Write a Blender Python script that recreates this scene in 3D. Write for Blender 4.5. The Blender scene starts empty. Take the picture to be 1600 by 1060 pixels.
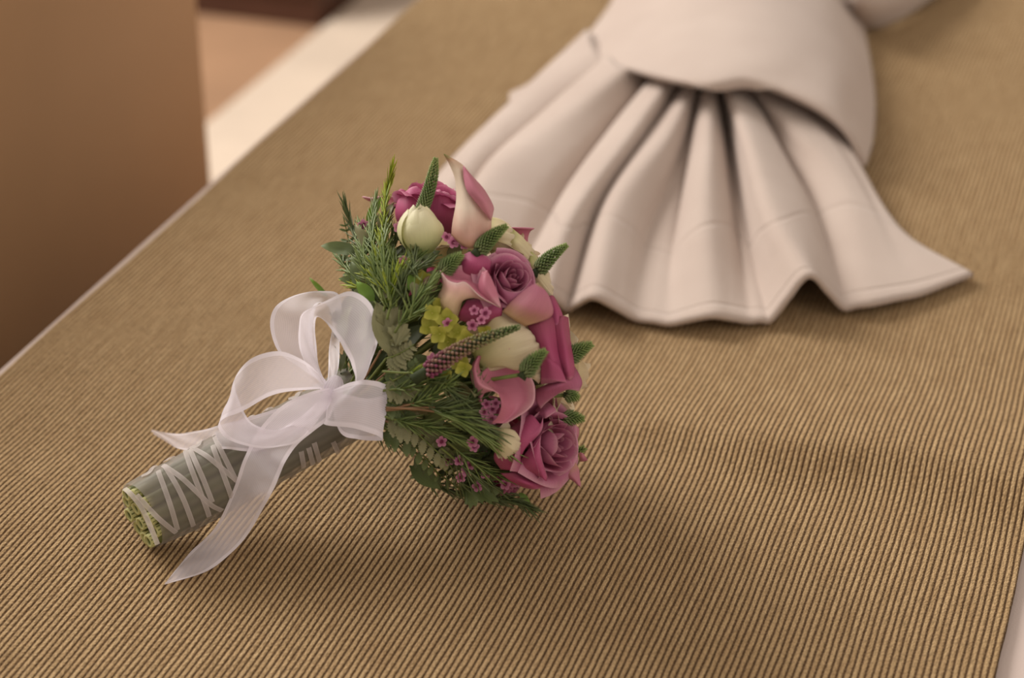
import bpy, math, random
import numpy as np
from mathutils import Vector, Matrix, Quaternion
random.seed(7); rng = np.random.default_rng(7)
PI = math.pi
C = bpy.context.scene.collection
sc = bpy.context.scene

# ------------------------------------------------------------------ camera, world, lights, exposure
BZ = 0.55                      # height of the bed top
CAM_H = 0.69                   # camera above the bed top
F = 3200.0                     # focal length in pixels of the 1600-wide frame
PITCH = math.radians(28.7)
AZ = math.radians(18.6)        # direction of the ribs, to the right of the view
cam_loc = Vector((0, 0, BZ + CAM_H))
FWD = Vector((0, math.cos(PITCH), -math.sin(PITCH)))
RIGHT = Vector((1, 0, 0))
UP = RIGHT.cross(FWD)
cd = bpy.data.cameras.new('camera'); cam = bpy.data.objects.new('camera', cd); C.objects.link(cam)
cam.location = cam_loc
cam.rotation_euler = (PI/2 - PITCH, 0, 0)
cd.sensor_width = 36; cd.lens = 36*F/1600
cd.clip_start = 0.05
cd.dof.use_dof = True; cd.dof.focus_distance = 1.195; cd.dof.aperture_fstop = 4.6
sc.camera = cam

w = bpy.data.worlds.new('world'); sc.world = w; w.use_nodes = True
bg = w.node_tree.nodes['Background']; bg.inputs[0].default_value = (1.0, 0.88, 0.78, 1); bg.inputs[1].default_value = 0.55

def area(name, loc, target, sx, sy, power, col):
    l = bpy.data.lights.new(name, 'AREA'); l.shape = 'RECTANGLE'; l.size = sx; l.size_y = sy; l.energy = power; l.color = col
    o = bpy.data.objects.new(name, l); C.objects.link(o); o.location = loc
    o.rotation_euler = (Vector(target)-Vector(loc)).to_track_quat('-Z', 'Y').to_euler()
    return o
area('window_light', (-1.9, 2.9, 2.35), (0.05, 1.25, 0.6), 1.5, 1.3, 106, (1.0, 0.94, 0.88))
area('fill_light', (1.6, -0.6, 2.4), (0.2, 1.3, 0.6), 1.6, 1.6, 12, (1.0, 0.86, 0.72))  # added fill from the right that brightens the cabinet side, not an actual lamp

sc.view_settings.view_transform = 'Standard'; sc.view_settings.look = 'None'
sc.view_settings.exposure = 0.12; sc.view_settings.gamma = 1.0; sc.view_settings.use_curve_mapping = False

# ------------------------------------------------------------------ pixel -> place helpers
def rdir(px, py): return FWD + RIGHT*((px-800)/F) + UP*((530-py)/F)
def Pd(px, py, d): return cam_loc + rdir(px, py)*d                    # at a depth
def Pz(px, py, z): r = rdir(px, py); return cam_loc + r*((BZ+z-cam_loc.z)/r.z)   # at a height over the bed
def camv(r, u, t): return (RIGHT*r + UP*u - FWD*t).normalized()     # right, up, towards the viewer
def UV2(u, v, z=0.0):                                               # along ribs, across ribs
    return Vector((u*math.sin(AZ)+v*math.cos(AZ), u*math.cos(AZ)-v*math.sin(AZ), BZ+z))
def toUV(p): return (p.x*math.sin(AZ)+p.y*math.cos(AZ), p.x*math.cos(AZ)-p.y*math.sin(AZ))

# ------------------------------------------------------------------ mesh helpers
def mesh_from(name, verts, faces, uvs=None, smooth=True):
    me = bpy.data.meshes.new(name)
    me.from_pydata([tuple(v) for v in verts], [], faces)
    if uvs is not None:
        ul = me.uv_layers.new(name='UVMap')
        idx = np.zeros(len(me.loops), dtype=np.int32); me.loops.foreach_get('vertex_index', idx)
        ul.data.foreach_set('uv', np.asarray(uvs, dtype=np.float32)[idx].ravel())
    if smooth: me.polygons.foreach_set('use_smooth', [True]*len(me.polygons))
    me.update()
    return me
class MB:
    def __init__(s): s.v = []; s.f = []; s.uv = []
    def add(s, v, f, uv=None):
        n = len(s.v); s.v += [tuple(p) for p in v]; s.f += [tuple(i+n for i in q) for q in f]
        s.uv += list(uv) if uv is not None else [(0, 0)]*len(v)
    def mesh(s, name, smooth=True): return mesh_from(name, s.v, s.f, s.uv, smooth)
def grid_faces(nu, nv, wrap=False):
    f = []
    for j in range(nv-1):
        for i in range(nu if wrap else nu-1):
            a = j*nu+i; b = j*nu+(i+1) % nu
            f.append((a, b, b+nu, a+nu))
    return f
def link(name, me, mat=None, parent=None, mw=None):
    o = bpy.data.objects.new(name, me); C.objects.link(o)
    if mat is not None and me is not None and len(me.materials) == 0: me.materials.append(mat)
    if mw is not None: o.matrix_basis = mw
    if parent is not None: o.parent = parent
    return o
def tag(o, label=None, cat=None, group=None, kind=None):
    if label: o['label'] = label
    if cat: o['category'] = cat
    if group: o['group'] = group
    if kind: o['kind'] = kind
    return o
def frame(loc, n, hint=Vector((0, 0, 1))):
    z = n.normalized(); x = (hint - z*hint.dot(z))
    if x.length < 1e-4: x = z.orthogonal()
    x.normalize(); y = z.cross(x)
    return Matrix(((x.x, y.x, z.x, loc.x), (x.y, y.y, z.y, loc.y), (x.z, y.z, z.z, loc.z), (0, 0, 0, 1)))
def crom(pts, n):
    """Catmull-Rom through rows of an array (k, ...) -> (n, ...)"""
    p = np.asarray(pts, dtype=float); k = len(p)
    pe = np.concatenate([[2*p[0]-p[1]], p, [2*p[-1]-p[-2]]])
    t = np.linspace(0, k-1, n); i = np.minimum(t.astype(int), k-2); f = (t-i).reshape((-1,)+(1,)*(p.ndim-1))
    a, b, c, d = pe[i], pe[i+1], pe[i+2], pe[i+3]
    return 0.5*((2*b)+(-a+c)*f+(2*a-5*b+4*c-d)*f*f+(-a+3*b-3*c+d)*f**3)
def tube(mb, pts, r0, r1=None, n=6, cap=True):
    r1 = r0 if r1 is None else r1
    pts = [Vector(p) for p in pts]; m = len(pts); V = []; UVs = []
    t0 = (pts[1]-pts[0]).normalized(); side = t0.orthogonal().normalized()
    for j, p in enumerate(pts):
        t = (pts[min(j+1, m-1)]-pts[max(j-1, 0)]).normalized()
        side = (side - t*side.dot(t)).normalized(); b = t.cross(side)
        r = r0+(r1-r0)*j/(m-1)
        for i in range(n):
            a = 2*PI*i/n
            V.append(p+side*(r*math.cos(a))+b*(r*math.sin(a))); UVs.append((i/n, j/(m-1)))
    Fc = grid_faces(n, m, True)
    if cap: Fc += [tuple(range(n))[::-1], tuple(range((m-1)*n, m*n))]
    mb.add(V, Fc, UVs)

# ------------------------------------------------------------------ materials
def lin(c):
    return tuple(((x/255)/12.92 if x/255 <= 0.04045 else ((x/255+0.055)/1.055)**2.4) for x in c)+(1,)
def newmat(name):
    m = bpy.data.materials.new(name); m.use_nodes = True
    nt = m.node_tree; return m, nt, nt.nodes, nt.links, nt.nodes['Principled BSDF']
def ramp(N, stops):
    r = N.new('ShaderNodeValToRGB'); e = r.color_ramp.elements
    while len(e) < len(stops): e.new(0.5)
    for k, (p, c) in enumerate(stops): e[k].position = p; e[k].color = lin(c)
    return r
def plain(name, col, rough=0.6, noise=0.0, nscale=40, bump=0.0, bscale=400, spec=0.3):
    m, nt, N, L, b = newmat(name)
    b.inputs['Roughness'].default_value = rough; b.inputs['Specular IOR Level'].default_value = spec
    b.inputs['Base Color'].default_value = lin(col)
    tc = N.new('ShaderNodeTexCoord')
    if noise:
        n = N.new('ShaderNodeTexNoise'); n.inputs['Scale'].default_value = nscale; n.inputs['Detail'].default_value = 4
        L.new(tc.outputs['Object'], n.inputs['Vector'])
        r = ramp(N, [(0.25, tuple(x*(1-noise) for x in col)), (0.75, tuple(min(255, x*(1+noise)) for x in col))])
        L.new(n.outputs['Fac'], r.inputs[0]); L.new(r.outputs[0], b.inputs['Base Color'])
    if bump:
        n = N.new('ShaderNodeTexNoise'); n.inputs['Scale'].default_value = bscale; n.inputs['Detail'].default_value = 3
        L.new(tc.outputs['Object'], n.inputs['Vector'])
        bp = N.new('ShaderNodeBump'); bp.inputs['Strength'].default_value = bump; bp.inputs['Distance'].default_value = 0.001
        L.new(n.outputs['Fac'], bp.inputs['Height']); L.new(bp.outputs[0], b.inputs['Normal'])
    return m
def petal_mat(name, stops, rough=0.5, trans=0.3, vein=0.12, axis=1, spec=0.25):
    """colour runs along UV v (base -> rim), fine veins, some light passes through"""
    m, nt, N, L, b = newmat(name)
    uv = N.new('ShaderNodeUVMap'); uv.uv_map = 'UVMap'
    sep = N.new('ShaderNodeSeparateXYZ'); L.new(uv.outputs[0], sep.inputs[0])
    r = ramp(N, stops)
    tc = N.new('ShaderNodeTexCoord')
    nz = N.new('ShaderNodeTexNoise'); nz.inputs['Scale'].default_value = 90; L.new(tc.outputs['Object'], nz.inputs['Vector'])
    ad = N.new('ShaderNodeMath'); ad.operation = 'MULTIPLY_ADD'; ad.inputs[1].default_value = 0.22
    mm = N.new('ShaderNodeMath'); mm.operation = 'SUBTRACT'; mm.inputs[1].default_value = 0.11
    L.new(nz.outputs['Fac'], ad.inputs[0]); L.new(sep.outputs[axis], ad.inputs[2]); L.new(ad.outputs[0], mm.inputs[0]); L.new(mm.outputs[0], r.inputs[0])
    mp = N.new('ShaderNodeMapping'); mp.inputs['Scale'].default_value = (26, 2.0, 1); L.new(uv.outputs[0], mp.inputs[0])
    vn = N.new('ShaderNodeTexNoise'); vn.inputs['Scale'].default_value = 1.5; vn.inputs['Detail'].default_value = 3; L.new(mp.outputs[0], vn.inputs['Vector'])
    hv = N.new('ShaderNodeHueSaturation'); L.new(r.outputs[0], hv.inputs['Color'])
    va = N.new('ShaderNodeMath'); va.operation = 'MULTIPLY_ADD'; va.inputs[1].default_value = vein*2; va.inputs[2].default_value = 1-vein
    L.new(vn.outputs['Fac'], va.inputs[0]); L.new(va.outputs[0], hv.inputs['Value'])
    L.new(hv.outputs[0], b.inputs['Base Color'])
    b.inputs['Roughness'].default_value = rough; b.inputs['Specular IOR Level'].default_value = spec
    bp = N.new('ShaderNodeBump'); bp.inputs['Strength'].default_value = 0.25; bp.inputs['Distance'].default_value = 0.0006
    L.new(vn.outputs['Fac'], bp.inputs['Height']); L.new(bp.outputs[0], b.inputs['Normal'])
    tr = N.new('ShaderNodeBsdfTranslucent'); L.new(hv.outputs[0], tr.inputs['Color'])
    mx = N.new('ShaderNodeMixShader'); mx.inputs[0].default_value = trans
    out = N['Material Output']
    L.new(b.outputs[0], mx.inputs[1]); L.new(tr.outputs[0], mx.inputs[2]); L.new(mx.outputs[0], out.inputs['Surface'])
    return m

M = {}
M['wood_floor'] = plain('wood_floor', (164, 130, 102), 0.45, 0.08, 3)
M['rug'] = plain('cream_rug', (206, 190, 172), 0.9, 0.04, 8, 0.6, 300)
M['cabinet'] = plain('cabinet_veneer', (174, 138, 100), 0.55, 0.05, 2.5)
M['dark_wood'] = plain('dark_wood', (84, 56, 44), 0.4, 0.08, 5)
M['metal'] = plain('brushed_metal', (150, 140, 130), 0.35)
M['wall'] = plain('painted_wall', (196, 172, 148), 0.9)
M['sheet'] = plain('white_sheet', (204, 188, 180), 0.85, 0.02, 10, 0.3, 900)
M['bed_base'] = plain('bed_base_fabric', (120, 96, 74), 0.9)
M['stem'] = plain('flower_stem', (112, 124, 66), 0.5, 0.15, 60)
M['brown_stem'] = plain('woody_stem', (138, 106, 76), 0.6, 0.12, 90)
M['wax_center'] = plain('wax_flower_center', (96, 36, 50), 0.5)

# the folded towel: terry cloth
def towel_mat():
    m, nt, N, L, b = newmat('terry_towel')
    b.inputs['Roughness'].default_value = 0.95; b.inputs['Specular IOR Level'].default_value = 0.1
    b.inputs['Sheen Weight'].default_value = 0.25; b.inputs['Sheen Roughness'].default_value = 0.6
    tc = N.new('ShaderNodeTexCoord')
    n2 = N.new('ShaderNodeTexNoise'); n2.inputs['Scale'].default_value = 12; L.new(tc.outputs['Object'], n2.inputs['Vector'])
    r = ramp(N, [(0.3, (184, 167, 156)), (0.7, (192, 176, 165))]); L.new(n2.outputs['Fac'], r.inputs[0])
    uv = N.new('ShaderNodeUVMap'); uv.uv_map = 'UVMap'
    sep = N.new('ShaderNodeSeparateXYZ'); L.new(uv.outputs[0], sep.inputs[0])
    # woven border: a pair of fine seams at fixed distance from the hem
    def band(pos, wd):
        s = N.new('ShaderNodeMath'); s.operation = 'SUBTRACT'; s.inputs[1].default_value = pos; L.new(sep.outputs[1], s.inputs[0])
        a = N.new('ShaderNodeMath'); a.operation = 'ABSOLUTE'; L.new(s.outputs[0], a.inputs[0])
        mr = N.new('ShaderNodeMapRange'); mr.inputs['From Min'].default_value = 0; mr.inputs['From Max'].default_value = wd
        mr.inputs['To Min'].default_value = 1; mr.inputs['To Max'].default_value = 0; L.new(a.outputs[0], mr.inputs['Value'])
        return mr
    b1 = band(0.72, 0.010); b2 = band(0.965, 0.006)
    mxm = N.new('ShaderNodeMath'); mxm.operation = 'MAXIMUM'; L.new(b1.outputs[0], mxm.inputs[0]); L.new(b2.outputs[0], mxm.inputs[1])
    n1 = N.new('ShaderNodeTexNoise'); n1.inputs['Scale'].default_value = 900; n1.inputs['Detail'].default_value = 2
    L.new(tc.outputs['Object'], n1.inputs['Vector'])
    su = N.new('ShaderNodeMath'); su.operation = 'MULTIPLY_ADD'; su.inputs[1].default_value = -1.6
    L.new(mxm.outputs[0], su.inputs[0]); L.new(n1.outputs['Fac'], su.inputs[2])
    bp = N.new('ShaderNodeBump'); bp.inputs['Strength'].default_value = 0.6; bp.inputs['Distance'].default_value = 0.0012
    L.new(su.outputs[0], bp.inputs['Height']); L.new(bp.outputs[0], b.inputs['Normal'])
    L.new(r.outputs[0], b.inputs['Base Color'])
    return m
M['towel'] = towel_mat()

# ribbed chenille: UV u counts ribs, UV v is metres along them
def runner_mat():
    m, nt, N, L, b = newmat('ribbed_chenille')
    b.inputs['Roughness'].default_value = 0.85; b.inputs['Specular IOR Level'].default_value = 0.15
    b.inputs['Sheen Weight'].default_value = 0.6; b.inputs['Sheen Roughness'].default_value = 0.4
    b.inputs['Sheen Tint'].default_value = lin((220, 190, 150))
    uv = N.new('ShaderNodeUVMap'); uv.uv_map = 'UVMap'
    sep = N.new('ShaderNodeSeparateXYZ'); L.new(uv.outputs[0], sep.inputs[0])
    fr = N.new('ShaderNodeMath'); fr.operation = 'FRACT'; L.new(sep.outputs[0], fr.inputs[0])
    s = N.new('ShaderNodeMath'); s.operation = 'SUBTRACT'; s.inputs[1].default_value = 0.5; L.new(fr.outputs[0], s.inputs[0])
    a = N.new('ShaderNodeMath'); a.operation = 'ABSOLUTE'; L.new(s.outputs[0], a.inputs[0])      # 0 on the rib crest, .5 in the groove
    # ragged border between pile and ground weave
    mp = N.new('ShaderNodeMapping'); mp.inputs['Scale'].default_value = (2.2, 620, 1); L.new(uv.outputs[0], mp.inputs[0])
    n = N.new('ShaderNodeTexNoise'); n.inputs['Scale'].default_value = 1.0; n.inputs['Detail'].default_value = 2; L.new(mp.outputs[0], n.inputs['Vector'])
    ad = N.new('ShaderNodeMath'); ad.operation = 'MULTIPLY_ADD'; ad.inputs[1].default_value = 0.22; L.new(n.outputs['Fac'], ad.inputs[0]); L.new(a.outputs[0], ad.inputs[2])
    mr = N.new('ShaderNodeMapRange'); mr.inputs['From Min'].default_value = 0.36; mr.inputs['From Max'].default_value = 0.46; L.new(ad.outputs[0], mr.inputs['Value'])
    # pile colour varies softly from rib to rib and along
    mp2 = N.new('ShaderNodeMapping'); mp2.inputs['Scale'].default_value = (1.0, 30, 1); L.new(uv.outputs[0], mp2.inputs[0])
    n2 = N.new('ShaderNodeTexNoise'); n2.inputs['Scale'].default_value = 0.9; n2.inputs['Detail'].default_value = 3; L.new(mp2.outputs[0], n2.inputs['Vector'])
    r = ramp(N, [(0.3, (166, 137, 98)), (0.7, (191, 163, 122))]); L.new(n2.outputs['Fac'], r.inputs[0])
    mix = N.new('ShaderNodeMix'); mix.data_type = 'RGBA'
    L.new(mr.outputs[0], mix.inputs['Factor']); L.new(r.outputs[0], mix.inputs['A']); mix.inputs['B'].default_value = lin((98, 74, 50))
    # knots of the pile
    mp3 = N.new('ShaderNodeMapping'); mp3.inputs['Scale'].default_value = (3.0, 560, 1); L.new(uv.outputs[0], mp3.inputs[0])
    v = N.new('ShaderNodeTexVoronoi'); v.inputs['Scale'].default_value = 1.0; L.new(mp3.outputs[0], v.inputs['Vector'])
    hs = N.new('ShaderNodeHueSaturation'); L.new(mix.outputs['Result'], hs.inputs['Color'])
    mr2 = N.new('ShaderNodeMapRange'); mr2.inputs['From Min'].default_value = 0; mr2.inputs['From Max'].default_value = 0.9
    mr2.inputs['To Min'].default_value = 1.2; mr2.inputs['To Max'].default_value = 0.72; L.new(v.outputs['Distance'], mr2.inputs['Value'])
    L.new(mr2.outputs[0], hs.inputs['Value']); L.new(hs.outputs[0], b.inputs['Base Color'])
    bp = N.new('ShaderNodeBump'); bp.invert = True; bp.inputs['Strength'].default_value = 0.9; bp.inputs['Distance'].default_value = 0.001
    L.new(v.outputs['Distance'], bp.inputs['Height']); L.new(bp.outputs[0], b.inputs['Normal'])
    return m
M['runner'] = runner_mat()

def organza(name, alpha_mid, alpha_edge, edge=0.12, col=(236, 228, 238)):
    m, nt, N, L, b = newmat(name)
    uv = N.new('ShaderNodeUVMap'); uv.uv_map = 'UVMap'
    sep = N.new('ShaderNodeSeparateXYZ'); L.new(uv.outputs[0], sep.inputs[0])
    s = N.new('ShaderNodeMath'); s.operation = 'SUBTRACT'; s.inputs[1].default_value = 0.5; L.new(sep.outputs[0], s.inputs[0])
    a = N.new('ShaderNodeMath'); a.operation = 'ABSOLUTE'; L.new(s.outputs[0], a.inputs[0])
    mr = N.new('ShaderNodeMapRange'); mr.inputs['From Min'].default_value = 0.5-edge-0.01; mr.inputs['From Max'].default_value = 0.5-edge+0.01
    L.new(a.outputs[0], mr.inputs['Value'])
    wv = N.new('ShaderNodeMath'); wv.operation = 'MULTIPLY'; wv.inputs[1].default_value = 2*PI*24; L.new(sep.outputs[0], wv.inputs[0])
    sn = N.new('ShaderNodeMath'); sn.operation = 'SINE'; L.new(wv.outputs[0], sn.inputs[0])
    am = N.new('ShaderNodeMath'); am.operation = 'MULTIPLY_ADD'; am.inputs[1].default_value = 0.05; am.inputs[2].default_value = alpha_mid; L.new(sn.outputs[0], am.inputs[0])
    mx = N.new('ShaderNodeMix'); mx.data_type = 'FLOAT'
    L.new(mr.outputs[0], mx.inputs['Factor']); L.new(am.outputs[0], mx.inputs['A']); mx.inputs['B'].default_value = alpha_edge
    b.inputs['Base Color'].default_value = lin(col); b.inputs['Roughness'].default_value = 0.5
    b.inputs['Specular IOR Level'].default_value = 0.4; b.inputs['Sheen Weight'].default_value = 0.3
    tr = N.new('ShaderNodeBsdfTranslucent'); tr.inputs['Color'].default_value = lin(col)
    m1 = N.new('ShaderNodeMixShader'); m1.inputs[0].default_value = 0.38; L.new(b.outputs[0], m1.inputs[1]); L.new(tr.outputs[0], m1.inputs[2])
    tp = N.new('ShaderNodeBsdfTransparent')
    m2 = N.new('ShaderNodeMixShader'); L.new(mx.outputs['Result'], m2.inputs[0]); L.new(tp.outputs[0], m2.inputs[1]); L.new(m1.outputs[0], m2.inputs[2])
    L.new(m2.outputs[0], N['Material Output'].inputs['Surface'])
    return m
M['organza'] = organza('white_organza', 0.68, 0.97, 0.1, (250, 244, 252))
M['wrap'] = organza('sheer_wrap', 0.60, 0.60, 0.0, (158, 150, 138))
M['narrow_ribbon'] = organza('narrow_satin_ribbon', 0.6, 0.66, 0.2, (222, 212, 208))

M['rose'] = petal_mat('mauve_rose_petal', [(0.0, (164, 94, 112)), (0.45, (184, 104, 136)), (0.85, (194, 120, 150)), (1.0, (212, 158, 174))], trans=0.25)
M['rose_deep'] = petal_mat('magenta_rose_petal', [(0.0, (172, 90, 112)), (0.45, (184, 84, 124)), (0.88, (194, 100, 138)), (1.0, (212, 142, 166))], trans=0.25)
M['cream'] = petal_mat('cream_petal', [(0.0, (190, 190, 120)), (0.4, (226, 214, 172)), (1.0, (236, 222, 194))], trans=0.3, vein=0.08)
M['bud'] = petal_mat('cream_bud_petal', [(0.0, (170, 180, 96)), (0.35, (216, 216, 160)), (1.0, (238, 232, 200))], trans=0.25, vein=0.06)
M['calla'] = petal_mat('pink_calla_spathe', [(0.0, (210, 205, 140)), (0.3, (228, 206, 184)), (0.6, (214, 160, 168)), (0.9, (196, 112, 142)), (1.0, (224, 168, 180))], rough=0.35, trans=0.22, vein=0.1)
M['calla_dark'] = petal_mat('mauve_calla_spathe', [(0.0, (206, 190, 130)), (0.3, (200, 134, 140)), (0.9, (180, 100, 128)), (1.0, (214, 146, 168))], rough=0.35, trans=0.2, vein=0.1)
M['calla_white'] = petal_mat('white_and_pink_calla_spathe', [(0.0, (206, 160, 130)), (0.12, (222, 178, 162)), (0.36, (242, 226, 208)), (0.72, (240, 224, 202)), (0.88, (200, 160, 130)), (1.0, (112, 124, 52))], rough=0.4, trans=0.2, vein=0.06)
M['calla_lip'] = petal_mat('pink_calla_lip', [(0.0, (196, 120, 140)), (0.6, (208, 138, 154)), (1.0, (222, 160, 168))], rough=0.4, trans=0.2, vein=0.06)
M['calla_cream'] = petal_mat('cream_calla_outside', [(0.0, (214, 200, 150)), (0.45, (226, 196, 164)), (0.8, (232, 186, 178)), (1.0, (236, 204, 200))], rough=0.4, trans=0.2, vein=0.06)
M['calla_in'] = petal_mat('rose_pink_calla_inside', [(0.0, (196, 120, 138)), (0.7, (212, 134, 156)), (1.0, (230, 180, 188))], rough=0.4, trans=0.2, vein=0.05)
M['blush'] = petal_mat('dusky_outer_petal', [(0.0, (196, 160, 120)), (0.35, (196, 128, 140)), (0.85, (198, 124, 148)), (1.0, (170, 160, 100))], rough=0.5, trans=0.2, vein=0.1)
M['hydrangea'] = petal_mat('lime_hydrangea_petal', [(0.0, (160, 164, 50)), (1.0, (212, 208, 104))], trans=0.35, vein=0.15)
M['wax'] = petal_mat('pink_wax_flower_petal', [(0.0, (150, 60, 96)), (0.4, (196, 110, 150)), (1.0, (222, 156, 184))], trans=0.2, vein=0.1)
M['leaf_fresh'] = petal_mat('fresh_green_leaf', [(0.0, (98, 132, 44)), (1.0, (134, 172, 62))], trans=0.3, vein=0.25, spec=0.5)
M['leaf_mid'] = petal_mat('green_leaf', [(0.0, (90, 106, 62)), (1.0, (118, 134, 84))], trans=0.2, vein=0.25, spec=0.5)
M['leaf_olive'] = petal_mat('olive_leaf', [(0.0, (128, 128, 88)), (1.0, (152, 150, 112))], trans=0.2, vein=0.25, spec=0.5)
M['leaf_dark'] = petal_mat('dark_green_leaf', [(0.0, (66, 76, 44)), (1.0, (88, 98, 60))], trans=0.15, vein=0.25, spec=0.4)
M['needle_lime'] = petal_mat('lime_needle', [(0.0, (110, 136, 44)), (1.0, (190, 200, 74))], trans=0.3, vein=0.1)
M['needle'] = petal_mat('green_needle', [(0.0, (100, 122, 62)), (1.0, (134, 152, 86))], trans=0.15, vein=0.1, spec=0.5)
M['needle_dark'] = petal_mat('dark_needle', [(0.0, (78, 92, 54)), (1.0, (108, 122, 74))], trans=0.1, vein=0.1, spec=0.5)
M['spike_core'] = plain('spike_core', (52, 62, 36), 0.8)
M['spike_green'] = petal_mat('green_spike_bud', [(0.0, (116, 126, 84)), (0.5, (104, 126, 70)), (1.0, (146, 164, 96))], trans=0.05, vein=0.1)
M['spike_brown'] = petal_mat('brown_spike_bud', [(0.0, (136, 66, 96)), (0.22, (150, 112, 104)), (0.5, (150, 128, 96)), (0.75, (120, 128, 82)), (1.0, (96, 118, 62))], trans=0.05, vein=0.1)
M['cut_stem'] = petal_mat('green_cut_stem', [(0.0, (120, 124, 70)), (0.15, (104, 112, 66)), (1.0, (100, 106, 72))], trans=0.05, vein=0.2)
M['cut_face'] = petal_mat('pale_cut_stem_end', [(0.0, (60, 76, 30)), (0.35, (84, 100, 44)), (0.8, (196, 196, 136))], trans=0.05, vein=0.2)

# ------------------------------------------------------------------ setting
def box_mesh(name, lo, hi, bev=0.0):
    """box in rib-aligned (u, v, z) coordinates, rotated into the room; edges rounded by bev"""
    import bmesh
    bm = bmesh.new(); bmesh.ops.create_cube(bm, size=1)
    for v in bm.verts:
        v.co = Vector(tuple(lo[i]+(v.co[i]+0.5)*(hi[i]-lo[i]) for i in range(3)))
    if bev: bmesh.ops.bevel(bm, geom=list(bm.edges), offset=bev, segments=4, affect='EDGES', profile=0.5)
    for v in bm.verts: v.co = UV2(v.co.x, v.co.y, v.co.z)
    bmesh.ops.recalc_face_normals(bm, faces=bm.faces)
    me = bpy.data.meshes.new(name); bm.to_mesh(me); bm.free()
    return me
def empty_at(name, p):
    o = bpy.data.objects.new(name, None); C.objects.link(o); o.location = p; o.empty_display_size = 0.05; return o
def child(name, me, mat, parent):          # mesh given in world coordinates, parented to an unrotated Empty or mesh
    o = link(name, me, mat, parent)
    o.location = -parent.matrix_basis.translation if parent.parent is None else Vector((0, 0, 0))
    return o
EDGE_L = toUV(Pz(325, 290, 0))[1]; EDGE_R = toUV(Pz(1556, 1060, 0))[1]
fl = link('floor', box_mesh('floor', (-1.5, -4.0, -BZ-0.05), (6.0, 3.5, -BZ)), M['wood_floor']); tag(fl, kind='structure')
wb = link('wall_back', box_mesh('wall_back', (6.0, -4.0, -BZ), (6.1, 3.5, 2.0)), M['wall']); tag(wb, kind='structure')

rug = link('floor_rug', box_mesh('floor_rug', (0.2, -1.388, -BZ), (5.2, EDGE_L-0.05, -BZ+0.012), 0.005), M['rug'])
tag(rug, 'long plain cream rug lying on the floor beside the bed', 'rug')

# side cabinet next to the bed (only its plain side is in view)
cr = empty_at('side_cabinet', UV2(1.0, -1.2, -BZ))
tag(cr, 'plain brown wooden side cabinet standing close to the bed', 'cabinet')
cu = 0
for yy in (100, 200):
    p = rdir(323, yy)
    k = p.x*math.cos(AZ)-p.y*math.sin(AZ); d = -0.95/k; q = cam_loc+p*d; cu += toUV(q)[0]/2
zb = -BZ
child('cabinet_body', box_mesh('cabinet_body', (0.35, -1.385, zb+0.05), (cu-0.004, -0.954, 0.2), 0.003), M['cabinet'], cr)
child('cabinet_top', box_mesh('cabinet_top', (0.34, -1.388, 0.2), (cu, -0.95, 0.225), 0.003), M['cabinet'], cr)
child('side_panel', box_mesh('side_panel', (0.36, -0.955, zb+0.06), (cu-0.006, -0.95, 0.195), 0.001), M['cabinet'], cr)
child('plinth', box_mesh('plinth', (0.38, -1.37, zb+0.012), (cu-0.03, -0.97, zb+0.05)), M['dark_wood'], cr)

# dark low bench far behind
dr = empty_at('low_dresser', UV2(3.5, -1.9, -BZ))
tag(dr, 'dark brown wooden low dresser far behind at the upper left, cut by the frame', 'dresser')
child('dresser_body', box_mesh('dresser_body', (3.11, -2.75, zb), (3.75, -1.40, zb+0.5), 0.006), M['dark_wood'], dr)
child('dresser_top', box_mesh('dresser_top', (3.09, -2.77, zb+0.5), (3.77, -1.385, zb+0.53), 0.006), M['dark_wood'], dr)
for k in range(3):
    v0 = -2.73+k*0.443
    dw = child('drawer', box_mesh('drawer', (3.098, v0, zb+0.06), (3.112, v0+0.43, zb+0.47), 0.003), M['dark_wood'], dr)
    link('handle', box_mesh('handle', (3.08, v0+0.16, zb+0.37), (3.098, v0+0.27, zb+0.382), 0.003), M['metal'], dw)

# bed: mattress under a white sheet on an upholstered base
bed = empty_at('bed', UV2(1.6, 0.0, -BZ))
tag(bed, 'bed under a smooth white sheet, seen at both sides of the brown runner', 'bed')
ML = EDGE_L-0.016
child('mattress', box_mesh('mattress', (0.25, ML, -0.25), (3.2, ML+1.75, -0.0086), 0.012), M['sheet'], bed)
child('bed_base', box_mesh('bed_base', (0.27, ML+0.02, -BZ+0.06), (3.18, ML+1.73, -0.25), 0.01), M['bed_base'], bed)
for (u, v) in ((0.35, ML+0.1), (3.08, ML+0.1), (0.35, ML+1.62), (3.08, ML+1.62)):
    child('leg', box_mesh('leg', (u, v, -BZ), (u+0.06, v+0.06, -BZ+0.06)), M['dark_wood'], bed)

# ---- ribbed runner
PITCHR = 0.0037
ra = toUV(Pz(880, 655, 0)); rb = toUV(Pz(1600, 762, 0))
def sstep(a, b, x): t = np.clip((x-a)/(b-a), 0, 1); return t*t*(3-2*t)
def relief(u, v):
    """soft unevenness of the cloth over the mattress (metres)"""
    h = -0.0028+0.0010*np.sin(u*9+v*5+0.6)+0.0008*np.sin(u*17-v*11)
    # the fold on the right: line from ra to rb, gentle far side, short near side
    lu = ra[0]+(rb[0]-ra[0])*(v-ra[1])/(rb[1]-ra[1])+0.006*np.sin(v*40)
    d = u-lu
    prof = np.where(d > 0, np.exp(-(d/0.085)**2), np.exp(-(d/0.024)**2))
    h = h + 0.0155*prof*sstep(ra[1]-0.05, ra[1]+0.16, v)
    # a shallow one on the near left
    lu2 = 0.93+0.25*(v+0.5)
    h = h + 0.004*np.exp(-((u-lu2)/0.07)**2)*sstep(-0.30, -0.5, v)
    return h
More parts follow.
